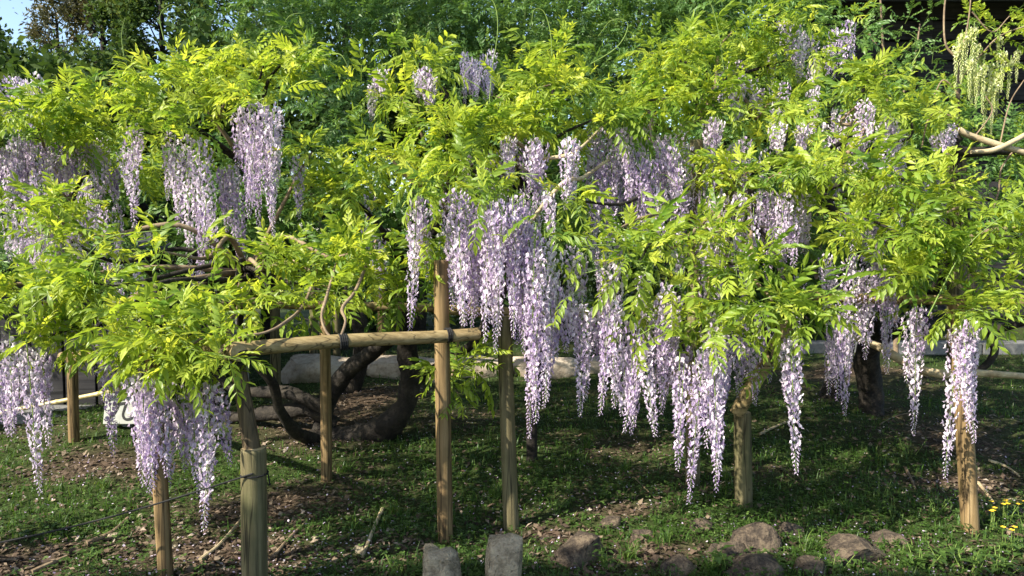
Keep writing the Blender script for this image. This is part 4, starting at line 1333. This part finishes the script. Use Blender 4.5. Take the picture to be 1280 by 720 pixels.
RL_RIGHT = [(762, 318, 480, 3.5), (770, 320, 470, 3.45), (766, 350, 520, 3.45), (775, 380, 512, 3.5), (757, 370, 440, 3.6), (752, 395, 450, 3.6), (785, 400, 500, 3.55), (790, 395, 545, 3.45), (804, 430, 550, 3.4), (812, 410, 545, 3.45), (797, 420, 535, 3.5), (822, 390, 500, 3.5), (833, 345, 520, 3.45), (828, 360, 480, 3.5), (842, 360, 475, 3.5), (838, 400, 510, 3.55), (782, 440, 520, 3.5),
            (855, 455, 592, 3.35), (850, 440, 540, 3.45), (858, 420, 500, 3.55), (880, 430, 642, 3.3), (887, 420, 560, 3.35), (897, 395, 617, 3.35), (905, 400, 520, 3.45), (875, 440, 560, 3.4), (892, 450, 600, 3.3), (912, 420, 500, 3.5), (884, 380, 480, 3.5), (900, 440, 560, 3.4),
            (988, 415, 595, 3.4), (985, 420, 500, 3.45), (993, 410, 520, 3.45), (1060, 315, 505, 4.0), (1068, 330, 470, 4.1), (1055, 400, 520, 4.2), (1090, 330, 450, 4.1), (1100, 320, 400, 4.0), (1080, 340, 430, 4.2), (1112, 330, 390, 3.9),
            (1146, 375, 545, 3.75), (1142, 380, 480, 3.8), (1152, 378, 450, 3.75), (1208, 390, 555, 3.55), (1200, 395, 605, 3.55), (1215, 392, 500, 3.5), (1204, 400, 520, 3.5), (1212, 400, 540, 3.6), (1196, 400, 470, 3.6),
            (890, 142, 192, 4.4), (897, 145, 180, 4.4), (884, 145, 185, 4.45), (975, 148, 198, 4.4), (970, 152, 185, 4.45), (1006, 148, 208, 4.35), (1003, 155, 195, 4.4), (1082, 118, 188, 4.5), (1087, 125, 175, 4.5), (1110, 135, 182, 4.6), (1116, 145, 175, 4.6), (1104, 150, 180, 4.6),
            (993, 25, 80, 5.2), (985, 30, 70, 5.2), (1003, 35, 85, 5.25), (1015, 40, 100, 5.3), (1000, 60, 110, 5.4), (1045, 30, 95, 5.6), (1055, 35, 90, 5.6), (1038, 45, 100, 5.6), (1060, 20, 80, 5.7), (978, 20, 60, 5.3), (940, 95, 135, 4.9), (930, 90, 125, 4.9), (950, 105, 145, 5.0), (920, 110, 150, 4.9), (965, 60, 110, 5.4), (1180, 160, 190, 4.6), (1190, 150, 185, 4.7), (1170, 165, 190, 4.7)]
for y0, y1, x0, x1, n, d in [(228, 262, 920, 1010, 16, 4.1), (230, 250, 870, 915, 5, 4.3), (275, 300, 860, 930, 5, 4.0), (370, 440, 890, 960, 7, 4.0), (360, 400, 780, 850, 7, 3.9), (130, 165, 1030, 1070, 5, 5.2), (240, 270, 1030, 1110, 5, 4.3), (140, 160, 1040, 1130, 8, 4.9), (60, 110, 900, 1030, 9, 5.3), (150, 180, 880, 930, 5, 4.6), (330, 360, 1080, 1120, 5, 4.2), (380, 410, 1040, 1080, 4, 4.4)]:
    for _ in range(n):
        yt = rnd.uniform(y0, y1)
        RL_RIGHT.append((rnd.uniform(x0, x1), yt, yt + rnd.uniform(50, 110), d + rnd.uniform(-.15, .3)))
for r_ in RL_LEFT:
    raceme(LV, *r_)
for r_ in RL_RIGHT:
    raceme(RV, *r_)
for (px_, yt_, yb_, dd_), v_ in [(q, vl) for q in RL_LEFT] + [(q, vr) for q in RL_RIGHT]:
    if rng.random() < .45:
        c_ = np.array(P(px_ + rng.normal(0, 8), yt_ - 6 + rng.normal(0, 7), dd_ - .03 + rng.normal(0, .06)))
        o_ = rng.normal(0, 1, 3) * np.array([1, .8, .25]) + np.array([0, -.35, .15])
        v_.shoot_at(c_, o_, rng.integers(3, 6), rng.uniform(.07, .16), .95, .4)
for y0, y1, x0, x1, n, d in [(45, 75, 575, 622, 9, 6.4), (85, 100, 5, 60, 7, 5.6), (180, 260, 20, 150, 14, 5.2), (300, 360, 30, 300, 12, 4.6), (230, 300, 430, 700, 12, 4.9), (280, 340, 700, 1100, 16, 4.7), (180, 260, 880, 1180, 14, 5.2), (60, 90, 1190, 1240, 0, 6)]:
    for _ in range(n):
        yt = rnd.uniform(y0, y1)
        raceme(BV, rnd.uniform(x0, x1), yt, yt + rnd.uniform(40, 90), d + rnd.uniform(-.2, .3))

# curling tendrils above the leaves
for v, pts in [(LV, [(610, 150, 4.3), (615, 90, 4.35), (622, 40, 4.35), (618, 5, 4.4), (600, -15, 4.4)]), (LV, [(610, 130, 4.3), (600, 110, 4.25), (580, 95, 4.25), (590, 80, 4.25)]),
               (LV, [(690, 70, 4.4), (688, 40, 4.4), (680, 15, 4.4), (668, 12, 4.4), (664, 30, 4.4)]), (LV, [(720, 90, 4.4), (770, 60, 4.4), (785, 30, 4.4), (765, 25, 4.4), (748, 45, 4.4)]),
               (LV, [(155, 70, 4.5), (152, 45, 4.5), (156, 22, 4.5)]), (LV, [(205, 50, 4.5), (200, 20, 4.5), (214, 6, 4.5), (225, 12, 4.5)]), (LV, [(350, 40, 4.5), (362, 20, 4.5), (380, 16, 4.5)]),
               (LV, [(400, 70, 4.4), (425, 68, 4.3), (438, 90, 4.3)]), (LV, [(85, 350, 3.4), (130, 300, 3.35), (180, 290, 3.35), (210, 288, 3.35)]), (LV, [(50, 315, 3.5), (55, 300, 3.5), (75, 298, 3.5)]),
               (RV, [(1160, 395, 3.5), (1200, 320, 3.5), (1240, 280, 3.45), (1295, 245, 3.4)]), (RV, [(1000, 380, 3.4), (1050, 355, 3.4), (1066, 320, 3.45), (1090, 316, 3.5), (1108, 345, 3.5)]), (RV, [(905, 90, 4.6), (900, 50, 4.6), (892, 15, 4.6), (880, -15, 4.6)]),
               (RV, [(1140, 80, 4.5), (1150, 62, 4.5), (1145, 55, 4.5)])]:
    sp = spline([P(*q) for q in pts], 8)
    mb = MB(); mb.tube(sp, np.linspace(.0035, .0015, len(sp)), 5)
    mb.build('tendril', M['stem'], v.root if hasattr(v, 'root') else v, smooth=True)

# the pale flowering vine top right
g = G(1210, 566)
PV = thing('wisteria_vine', 'young wisteria with greenish white racemes above a sawn pale branch', 'wisteria', (g.x, g.y, H(g.x, g.y)), 'wisterias on the trellises')
d_ = g.y
woody('trunk', [(1212, 575, d_, .035), (1206, 480, d_, .03), (1216, 380, d_ - .05, .028), (1208, 280, d_ - .08, .026), (1196, 205, d_ - .09, .026), (1196, 160, d_ - .1, .016), (1198, 100, d_ - .1, .013), (1192, 65, d_ - .1, .012)], PV, M['bark'], 10, .1, 21)
woody('branch', [(1196, 172, d_ - .10, .040), (1188, 182, d_ - .12, .038), (1205, 190, d_ - .15, .034), (1250, 188, d_ - .1, .03), (1300, 190, d_, .03)], PV, M['bark'], 10, .1, 22)
woody('branch', [(1199, 163, d_ - .3, .022), (1214, 170, d_ - .3, .021), (1245, 180, d_ - .32, .020), (1290, 194, d_ - .3, .02)], PV, M['bark_pale'], 10, .08, 23)
woody('branch', [(1214, 190, d_ - .36, .012), (1240, 188, d_ - .36, .016), (1268, 176, d_ - .34, .017), (1300, 158, d_ - .3, .018)], PV, M['bark_pale'], 10, .08, 24)
for k, pts in enumerate([[(1193, 70, .014), (1182, 55, .011), (1180, 20, .010), (1184, -20, .008)], [(1196, 72, .011), (1206, 48, .010), (1212, 15, .008), (1214, -15, .006)], [(1200, 120, .010), (1180, 100, .008), (1168, 118, .007)], [(1200, 100, .008), (1225, 70, .008), (1250, 45, .008), (1290, 30, .006)],
                           [(1196, 150, .010), (1175, 140, .009), (1160, 150, .008), (1152, 185, .008)], [(1215, 175, .008), (1240, 140, .007), (1232, 120, .006)], [(1250, 180, .008), (1262, 130, .007), (1280, 100, .006)], [(1270, 185, .010), (1252, 210, .010), (1248, 240, .009), (1236, 280, .008)], [(1215, 15, .007), (1240, 40, .006), (1262, 20, .005)]]):
    woody('branch', [(x, y, d_ - .12 - .02 * k, r * .6) for x, y, r in pts], PV, M['twig'], 7, .1, 40 + k, 5)
vp = Vine(PV, 'pale', M['leaf'], M['stem'])
for c in [(1240, 35, 42, 24, d_, .3, .9, 1, .6), (1270, 60, 30, 30, d_ - .1, .25, .8, 1, .6), (1225, 80, 26, 18, d_, .2, .8, 1, .6), (1265, 20, 30, 24, d_ + .1, .25, .7, 1, .5), (1180, 150, 22, 24, d_ - .1, .2, .6, 1, .4), (1240, 200, 40, 18, d_, .2, .5, 1, .3), (1160, 130, 26, 24, d_, .2, .5, 1, .4), (1330, 50, 60, 50, d_, .3, .6, 1, .5), (1182, 105, 26, 22, d_ + .2, .2, .6, 1, .4), (1215, 235, 40, 22, d_, .2, .6, 1, .3), (1265, 235, 30, 26, d_, .2, .6, 1, .3), (1262, 130, 26, 30, d_ + .1, .2, .5, 1, .5)]:
    vp.clump(*c)
for px, yt, yb in [(1212, 70, 120), (1222, 80, 130), (1230, 75, 135), (1240, 75, 165), (1236, 95, 185), (1248, 85, 140), (1255, 60, 110), (1228, 60, 115), (1216, 90, 130), (1243, 100, 150), (1264, 70, 120), (1206, 45, 70), (1272, 60, 100), (1250, 40, 95), (1222, 50, 100)]:
    t = P(px, yt, d_ - .15 + rnd.uniform(-.1, .1)); L = (yb - yt) * d_ / F
    k = min(range(4), key=lambda i: abs([.3, .42, .55, .7][i] - L))
    o = bpy.data.objects.new('flower_raceme', RACG[k]); COL.objects.link(o)
    o.parent = PV; o.location = t - world_loc(PV); o.scale = (1, 1, L / [.3, .42, .55, .7][k]); o.rotation_euler = (0, rnd.gauss(0, .04), rnd.uniform(0, 6))
for px, py in [(1203, 38), (1212, 30), (1218, 28), (1196, 50)]:
    raceme(PV, px, py, py + 30, d_ - .2).data = RACG[0]

# leafy sapling in front of the dark building
g = Vector((P(1120, 200, 8.5).x, 8.5, 0))
SP = thing('sapling', 'thin leafy sapling standing against the dark timber building', 'sapling', (g.x, g.y, H(g.x, g.y)))
b0 = P(1120, 440, 8.5)
for k, pts in enumerate([[(1120, 452, .03), (1118, 300, .026), (1112, 150, .02), (1104, 60, .014), (1100, -10, .01)], [(1112, 150, .016), (1140, 90, .012), (1150, 30, .008)], [(1104, 70, .012), (1085, 40, .009), (1075, 20, .006)], [(1112, 150, .012), (1095, 100, .009), (1076, 75, .006)]]):
    woody('trunk' if k == 0 else 'branch', [(x, y, 8.5, r) for x, y, r in pts], SP, M['twig'], 8, .08, 60 + k, 6)
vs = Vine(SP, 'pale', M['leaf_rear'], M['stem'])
for c in [(1145, 40, 34, 24, 8.5, .3, .38, 1.3, .5), (1160, 70, 30, 20, 8.4, .3, .38, 1.3, .5), (1085, 30, 22, 20, 8.5, .25, .3, 1.3, .4), (1104, 8, 18, 14, 8.5, .2, .25, 1.3, .4), (1130, 110, 50, 24, 8.3, .3, .35, 1.3, .3), (1070, 60, 16, 16, 8.5, .2, .3, 1.3, .4), (1140, 150, 50, 22, 8.3, .3, .4, 1.3, .3), (1190, 100, 30, 24, 8.4, .3, .35, 1.3, .4), (1125, 70, 20, 18, 8.4, .2, .3, 1.3, .4)]:
    vs.clump(*c)

WINS = [(742, 162, 858, 268, 4.9), (636, 178, 722, 246, 4.6), (556, 248, 690, 430, 4.2), (205, 172, 262, 335, 4.6), (296, 128, 352, 290, 4.7), (156, 165, 178, 285, 4.5), (515, 252, 532, 410, 4.2),
        (757, 330, 782, 510, 3.8), (925, 248, 1002, 302, 4.5), (1200, 405, 1216, 560, 3.9), (655, 300, 742, 460, 3.8), (785, 405, 850, 540, 3.8), (868, 425, 912, 600, 3.8), (20, 172, 66, 225, 4.6), (120, 185, 150, 232, 4.6), (526, 88, 545, 135, 4.7), (470, 90, 484, 115, 4.7),
        (1074, 128, 1092, 185, 4.8), (998, 158, 1012, 205, 4.6), (970, 160, 982, 195, 4.6), (880, 150, 902, 190, 4.7), (985, 32, 1015, 85, 5.6), (1040, 38, 1062, 90, 6), (980, 430, 998, 590, 3.7), (1138, 388, 1154, 500, 4.0), (1050, 330, 1075, 500, 4.3),
        (8, 430, 56, 560, 3.6), (122, 425, 142, 560, 3.6), (160, 468, 280, 640, 3.4), (368, 200, 378, 268, 4.4), (580, 55, 622, 125, 6.8), (0, 250, 25, 325, 4.2), (915, 428, 978, 520, 4.1)]
for v_ in (vl, vr, vb):
    v_.open_windows(WINS)
finish_vines([vl, vr, vb, vp, vs], [300, 300, 300, 150, 90])


# ------------------------------------------------------------------ background trees, shrubs and buildings
def tree(name, label, cat, x, y, h, cx, cz, rx, rz, nclump, nleaf, ls, material, seed, group=None, trunk_r=.09, ry=None, conifer=False):
    r_ = np.random.default_rng(seed)
    z0 = H(x, y)
    root = thing(name, label, cat, (x, y, z0), group)
    mb = MB()
    top = np.array([cx, y, cz + rz * .6])
    sp = spline([(x, y, z0 - .2, trunk_r * 1.25), (x + .05, y, z0 + h * .25, trunk_r), ((x + cx) / 2, y + .1, z0 + h * .5, trunk_r * .8), (*top, trunk_r * .25)], 8)
    mb.tube(sp[:, :3], sp[:, 3], 12, rough=.1, seed=seed)
    ry = ry or rx
    V = []; t = []
    for k in range(nclump):
        v = r_.normal(0, 1, 3); v /= np.linalg.norm(v)
        rr = r_.uniform(.3, 1) ** .55
        c = np.array([cx, y, cz]) + v * rr * np.array([rx, ry, rz])
        st = sp[int(np.argmin(np.abs(sp[:, 2] - (c[2] - .45 * np.hypot(c[0] - cx, c[1] - y) - .1)))), :3]
        lim = spline([(*st, trunk_r * .25), (*((st + c) / 2 + r_.normal(0, .1, 3)), trunk_r * .14), (*c, .008)], 4)
        mb.tube(lim[:, :3], lim[:, 3], 5, cap=False, seed=k)
        cr = np.array([rx, ry, rz]) * r_.uniform(.14, .3)
        n = int(nleaf / nclump)
        q = r_.normal(0, .55, (n, 3))
        if conifer:
            q[:, 2] *= .6
        ctr = c + q * cr
        d = r_.normal(0, 1, (n, 3)) + q * .8; d /= np.linalg.norm(d, axis=1)[:, None]
        u = np.cross(d, r_.normal(0, 1, (n, 3))); u /= np.linalg.norm(u, axis=1)[:, None]
        l = ls * r_.uniform(.6, 1.3, n)[:, None]; w = l * (.14 if conifer else .34)
        V.append(np.stack([ctr - d * l * .5, ctr + u * w + d * l * .05, ctr + d * l * .5, ctr - u * w + d * l * .05], 1).reshape(-1, 3))
        t.append(np.repeat(np.clip(r_.normal(.5, .16, n) + r_.normal(0, .12), 0, 1), 4))
    mb.build('trunk', M['bark'], root, smooth=True)
    V = np.concatenate(V)
    i = np.arange(len(V) // 4)[:, None] * 4
    o = link('crown', mesh_from('crown', V, np.concatenate([i, i + 1, i + 2, i + 3], 1), material, attrs={'tint': np.concatenate(t)}), root)
    tag(o, kind='stuff')
    return root


def at_px(px, py, d):
    return P(px, py, d)


bgt = 'trees behind the wisteria'
q = P(-8, 118, 11)
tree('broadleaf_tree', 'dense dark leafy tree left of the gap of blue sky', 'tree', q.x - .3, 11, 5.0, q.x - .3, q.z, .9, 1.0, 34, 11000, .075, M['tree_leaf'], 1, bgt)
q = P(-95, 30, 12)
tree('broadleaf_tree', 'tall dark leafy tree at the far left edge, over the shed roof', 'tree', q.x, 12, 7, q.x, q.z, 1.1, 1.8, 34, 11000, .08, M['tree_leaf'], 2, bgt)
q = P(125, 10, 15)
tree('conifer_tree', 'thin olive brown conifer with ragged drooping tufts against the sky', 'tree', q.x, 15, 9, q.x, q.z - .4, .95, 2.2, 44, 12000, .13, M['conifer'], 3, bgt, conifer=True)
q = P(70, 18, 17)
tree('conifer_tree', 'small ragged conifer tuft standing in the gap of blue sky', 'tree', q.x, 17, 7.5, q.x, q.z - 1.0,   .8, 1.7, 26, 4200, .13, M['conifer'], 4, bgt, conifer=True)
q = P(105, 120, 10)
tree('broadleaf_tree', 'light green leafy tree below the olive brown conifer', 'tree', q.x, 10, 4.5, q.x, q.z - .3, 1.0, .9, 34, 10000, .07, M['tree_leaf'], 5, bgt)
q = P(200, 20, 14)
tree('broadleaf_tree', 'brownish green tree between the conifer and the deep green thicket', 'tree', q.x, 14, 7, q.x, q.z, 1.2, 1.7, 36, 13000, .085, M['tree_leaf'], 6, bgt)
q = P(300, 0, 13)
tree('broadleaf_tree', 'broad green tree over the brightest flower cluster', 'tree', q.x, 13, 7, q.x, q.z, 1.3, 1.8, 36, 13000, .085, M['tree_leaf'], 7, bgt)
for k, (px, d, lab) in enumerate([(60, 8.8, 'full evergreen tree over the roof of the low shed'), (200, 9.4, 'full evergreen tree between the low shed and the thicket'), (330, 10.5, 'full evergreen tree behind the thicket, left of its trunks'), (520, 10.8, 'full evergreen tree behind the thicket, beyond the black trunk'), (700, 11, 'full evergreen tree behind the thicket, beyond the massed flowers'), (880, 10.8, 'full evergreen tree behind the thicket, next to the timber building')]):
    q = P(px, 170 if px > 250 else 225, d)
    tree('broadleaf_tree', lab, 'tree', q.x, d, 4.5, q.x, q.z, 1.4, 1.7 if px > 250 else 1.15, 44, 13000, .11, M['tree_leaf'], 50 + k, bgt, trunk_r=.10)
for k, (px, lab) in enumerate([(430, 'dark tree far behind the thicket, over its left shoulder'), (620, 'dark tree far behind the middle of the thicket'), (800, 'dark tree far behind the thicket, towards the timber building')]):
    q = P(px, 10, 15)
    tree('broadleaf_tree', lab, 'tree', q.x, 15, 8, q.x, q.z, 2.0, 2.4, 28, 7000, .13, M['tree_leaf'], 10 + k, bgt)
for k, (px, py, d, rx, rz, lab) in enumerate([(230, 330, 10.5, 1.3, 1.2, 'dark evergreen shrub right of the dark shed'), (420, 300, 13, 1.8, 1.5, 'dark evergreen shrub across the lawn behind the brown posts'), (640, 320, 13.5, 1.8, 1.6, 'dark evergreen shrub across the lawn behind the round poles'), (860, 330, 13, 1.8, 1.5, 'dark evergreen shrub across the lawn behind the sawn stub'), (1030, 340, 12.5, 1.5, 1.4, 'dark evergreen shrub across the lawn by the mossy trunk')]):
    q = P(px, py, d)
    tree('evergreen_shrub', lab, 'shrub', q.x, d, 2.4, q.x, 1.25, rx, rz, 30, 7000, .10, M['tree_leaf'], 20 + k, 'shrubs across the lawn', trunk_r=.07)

# dark timber building on the right: plank wall, posts, deep eaves
B = thing('timber_building', 'dark timber building with horizontal plank wall and deep black eaves', 'building', (8.5, 12.5, 0))
x0, x1, yb = 4.4, 14.0, 12.5
mb = MB(); mb.box(((x0 + x1) / 2, yb + 2.2, 2.5), (x1 - x0, 4.2, 5.6)); mb.build('core', M['black_wood'], B)
for k in range(17):
    mb = MB()
    mb.box(((x0 + x1) / 2, yb + .05 + .012 * (k % 2), .35 + k * .33), (x1 - x0 - .02 * (k % 3), .09, .30), Matrix.Rotation(math.radians(4), 3, 'X'), bevel=.008)
    mb.build('plank', M['black_wood'], B)
for k in range(5):
    mb = MB(); mb.box((x0 + .1 + k * 2.3, yb - .04, 2.6), (.22, .16, 5.4), bevel=.012); mb.build('pillar', M['black_wood'], B)
mb = MB(); mb.box(((x0 + x1) / 2, yb + 1.2, 6.15), (x1 - x0 + 2.4, 6.2, .22), Matrix.Rotation(math.radians(12), 3, 'X'), bevel=.03); rf = mb.build('roof', M['roof'], B)
for k in range(14):
    mb = MB(); mb.box((x0 - .6 + k * .8, yb - .55, 5.58), (.10, 1.7, .13), Matrix.Rotation(math.radians(12), 3, 'X'), bevel=.006); mb.build('rafter', M['black_wood'], rf)

# low dark shed on the left behind the path
B = thing('timber_shed', 'low dark shed of upright boards behind the bamboo barrier', 'shed', (-6.6, 6.6, 0))
mb = MB(); mb.box((-7.25, 7.25, .66), (7.9, 1.3, 1.4)); mb.build('core', M['black_wood'], B)
for k in range(28):
    mb = MB(); mb.box((-11.0 + k * .285, 6.575 + .008 * (k % 3), .68), (.272, .035, 1.38), bevel=.005); mb.build('board', M['black_wood'], B)
mb = MB(); mb.box((-7.25, 7.15, 1.44), (8.3, 1.8, .09), Matrix.Rotation(math.radians(7), 3, 'X'), bevel=.02); mb.build('roof', M['roof'], B)

# tall tree outside the frame on the left, whose shade lies on the thicket
tree('broadleaf_tree', 'tall tree beyond the left edge shading the thicket', 'tree', -7.9, 3.4, 12.5, -7.9, 10.4, 3.2, 2.4, 40, 3200, .16, M['tree_leaf'], 31, bgt, trunk_r=.3)

tree('broadleaf_tree', 'unseen leafy tree whose low bough is shaped to shade the front of the bank', 'tree', -6.4, -.45, 6.0, -4.2, 4.7, 3.4, .5, 80, 15000, .13, M['tree_leaf'], 32, bgt, trunk_r=.16, ry=.5)  # out of view; thin flat crown placed so its shade covers the foreground

for k, (x_, y_, lab) in enumerate([(-3.55, 2.75, 'unseen shrub added to shade the left ground, by the peg of the guy rope'), (-4.6, 3.5, 'unseen shrub added to shade the left ground, near the low shed')]):  # two unseen shrubs, added so their shade falls on the left ground
    tree('evergreen_shrub', lab, 'shrub', x_, y_, .9, x_, .52, .75, .5, 30, 2600, .07, M['tree_leaf'], 80 + k, 'unseen shrubs added to shade the left bank', trunk_r=.03)


# ------------------------------------------------------------------ small plants at the front edge
def herb(px, py, n, ls, lab, seed, yellow=0, tall=.10, grp='leafy herbs at the front edge'):
    r_ = np.random.default_rng(seed)
    q = G(px, py); z0 = H(q.x, q.y)
    root = thing('leafy_herb', lab, 'herb', (q.x, q.y, z0), grp)
    sm = MB()
    lm = None
    for k in range(n):
        az = r_.uniform(0, 6.28); sp_ = r_.uniform(.01, .10)
        top = np.array([q.x + math.cos(az) * sp_, q.y + math.sin(az) * sp_, z0 + tall * r_.uniform(.5, 1.1)])
        b0 = np.array([q.x + math.cos(az) * sp_ * .3, q.y + math.sin(az) * sp_ * .3, z0 - .01])
        sm.tube([b0, (b0 + top) / 2 + r_.normal(0, .005, 3), top], [.0022, .0018, .0012], 4, a=.4)
        for j in range(4):
            c = b0 + (top - b0) * (.45 + .18 * j)
            a2 = az + j * 2.4
            d = np.array([math.cos(a2), math.sin(a2), r_.uniform(-.1, .5)]); d /= np.linalg.norm(d)
            s = np.cross(d, [0, 0, 1]); s /= np.linalg.norm(s); u = np.cross(s, d)
            l = ls * r_.uniform(.7, 1.2); w = l * .22
            mb = MB()
            mb.add(np.array([c, c + d * l * .45 + u * .004, c + d * l * .4 + s * w + u * .006, c + d * l * .4 - s * w + u * .006, c + d * l - u * l * .15]), tris=[(0, 1, 2), (0, 3, 1), (2, 1, 4), (1, 3, 4)], a=r_.uniform(.35, .75))
            mb.build('leaf', M['clover'], root)
    sm.build('stems', M['stem'], root)
    for k in range(yellow):
        az = r_.uniform(0, 6.28); sp_ = r_.uniform(.0, .09)
        c = np.array([q.x + math.cos(az) * sp_, q.y + math.sin(az) * sp_, z0 + tall * r_.uniform(1.0, 1.35)])
        mb = MB()
        mb.tube([(c[0], c[1], z0), c - [0, 0, .003]], .0012, 4, m=1)
        ring = []
        for j in range(5):
            a2 = j * 1.2566 + r_.uniform(-.1, .1)
            d = np.array([math.cos(a2), math.sin(a2), .35]); s = np.array([-math.sin(a2), math.cos(a2), 0])
            mb.add(np.array([c, c + d * .009 + s * .0065, c + d * .0135, c + d * .009 - s * .0065]), quads=[(0, 1, 2, 3)], m=0)
        mb.build('flower', [M['petal_yellow'], M['stem']], root)


for k, (px, py, n, ls, lab, ye) in enumerate([
        (1258, 652, 7, .045, 'leafy herb with yellow flowers right of the leaning pole', 6), (1238, 662, 6, .04, 'small herb with yellow flowers close to the foot of the leaning pole', 4), (1262, 690, 7, .05, 'low herb with a few yellow flowers in the corner of the bank', 3),
        (1150, 712, 9, .055, 'bright leafy herb in front of the broad brown stone', 0), (1210, 716, 9, .055, 'bushy herb with long pointed leaves', 0), (1250, 718, 9, .06, 'tall leafy herb beside the bushy one', 0), (1185, 704, 7, .05, 'herb with pale leaves between its bushier neighbours', 0), (1040, 716, 6, .05, 'herb growing in a crack of the stone edging', 0),
        (1120, 648, 5, .05, 'broad leaved herb on the grass behind the flat topped stone', 0), (1137, 568, 5, .045, 'single leafy herb standing on the mulch', 0), (760, 712, 6, .05, 'leafy herb right of the flat sunken stone', 0), (690, 640, 5, .03, 'small weed on bare earth near the greenish pole', 0), (905, 716, 5, .06, 'coarse herb between the mossy stone and the slab', 0),
        (1170, 640, 6, .035, 'small pale weed left of the leaning pole', 0), (500, 716, 5, .035, 'small weed left of the squat granite stub', 0), (585, 712, 6, .035, 'weed with white flecks between the two granite stubs', 0), (110, 715, 6, .03, 'low weed in the grass under the guy rope', 0), (1100, 622, 6, .03, 'bright small weed at the edge of the mulch', 0)]):
    herb(px, py, n, ls, lab, 800 + k, ye)


# long grass tufts among the stones
def tuft(px, py, n, h, lab, seed):
    r_ = np.random.default_rng(seed)
    q = G(px, py); z0 = H(q.x, q.y)
    mb = MB()
    for k in range(n):
        az = r_.uniform(0, 6.28); l = h * r_.uniform(.5, 1.1); le = r_.uniform(.3, 1.0)
        b0 = np.array([q.x + r_.normal(0, .02), q.y + r_.normal(0, .02), z0 - .005])
        d = np.array([math.cos(az), math.sin(az), 0]); s = np.array([-math.sin(az), math.cos(az), 0]) * r_.uniform(.0018, .003)
        pts = [b0 + d * l * le * t ** 2 + np.array([0, 0, l * (t - .35 * le * t * t)]) for t in (0, .35, .7, 1)]
        V = []
        for p_, w in zip(pts, (1, .95, .7, .1)):
            V += [p_ + s * w, p_ - s * w]
        mb.add(np.array(V), quads=[(0, 1, 3, 2), (2, 3, 5, 4), (4, 5, 7, 6)], a=r_.uniform(.3, .85))
    o = mb.build('grass_tuft', M['grass'])
    base_at(o, (q.x, q.y, z0))
    tag(o, lab, 'grass tuft', 'long grass tufts on the bank')


for k, (px, py, n, h, lab) in enumerate([(785, 700, 60, .14, 'long grass tuft left of the mossy stone'), (830, 680, 40, .10, 'grass tuft behind the mossy stone'), (890, 718, 50, .13, 'arching grass tuft in front of the grey wedged stone'), (735, 560, 40, .12, 'sunlit grass tuft out on the bank behind the hanging flowers'), (1010, 690, 50, .10, 'grass tuft between the sunlit boulder and the broad stone'),
                                         (780, 590, 50, .11, 'grass tuft next to the thin curved twig'), (620, 620, 40, .10, 'grass tuft between the two round poles'), (260, 570, 50, .12, 'feathery bright tuft left of the thick stake'), (430, 590, 50, .12, 'bright grass tuft right of the thin far pole'), (545, 560, 40, .09, 'low tuft left of the dappled pole'),
                                         (280, 545, 50, .13, 'bright grass tuft behind the leaning post'), (850, 560, 40, .09, 'grass tuft under the fringe of flowers'), (905, 600, 40, .10, 'grass tuft left of the sawn stub'), (1060, 640, 50, .08, 'short tuft on the open grass'), (130, 610, 50, .09, 'sunlit tuft on the left bank')]):
    tuft(px, py, n, h, lab, 900 + k)
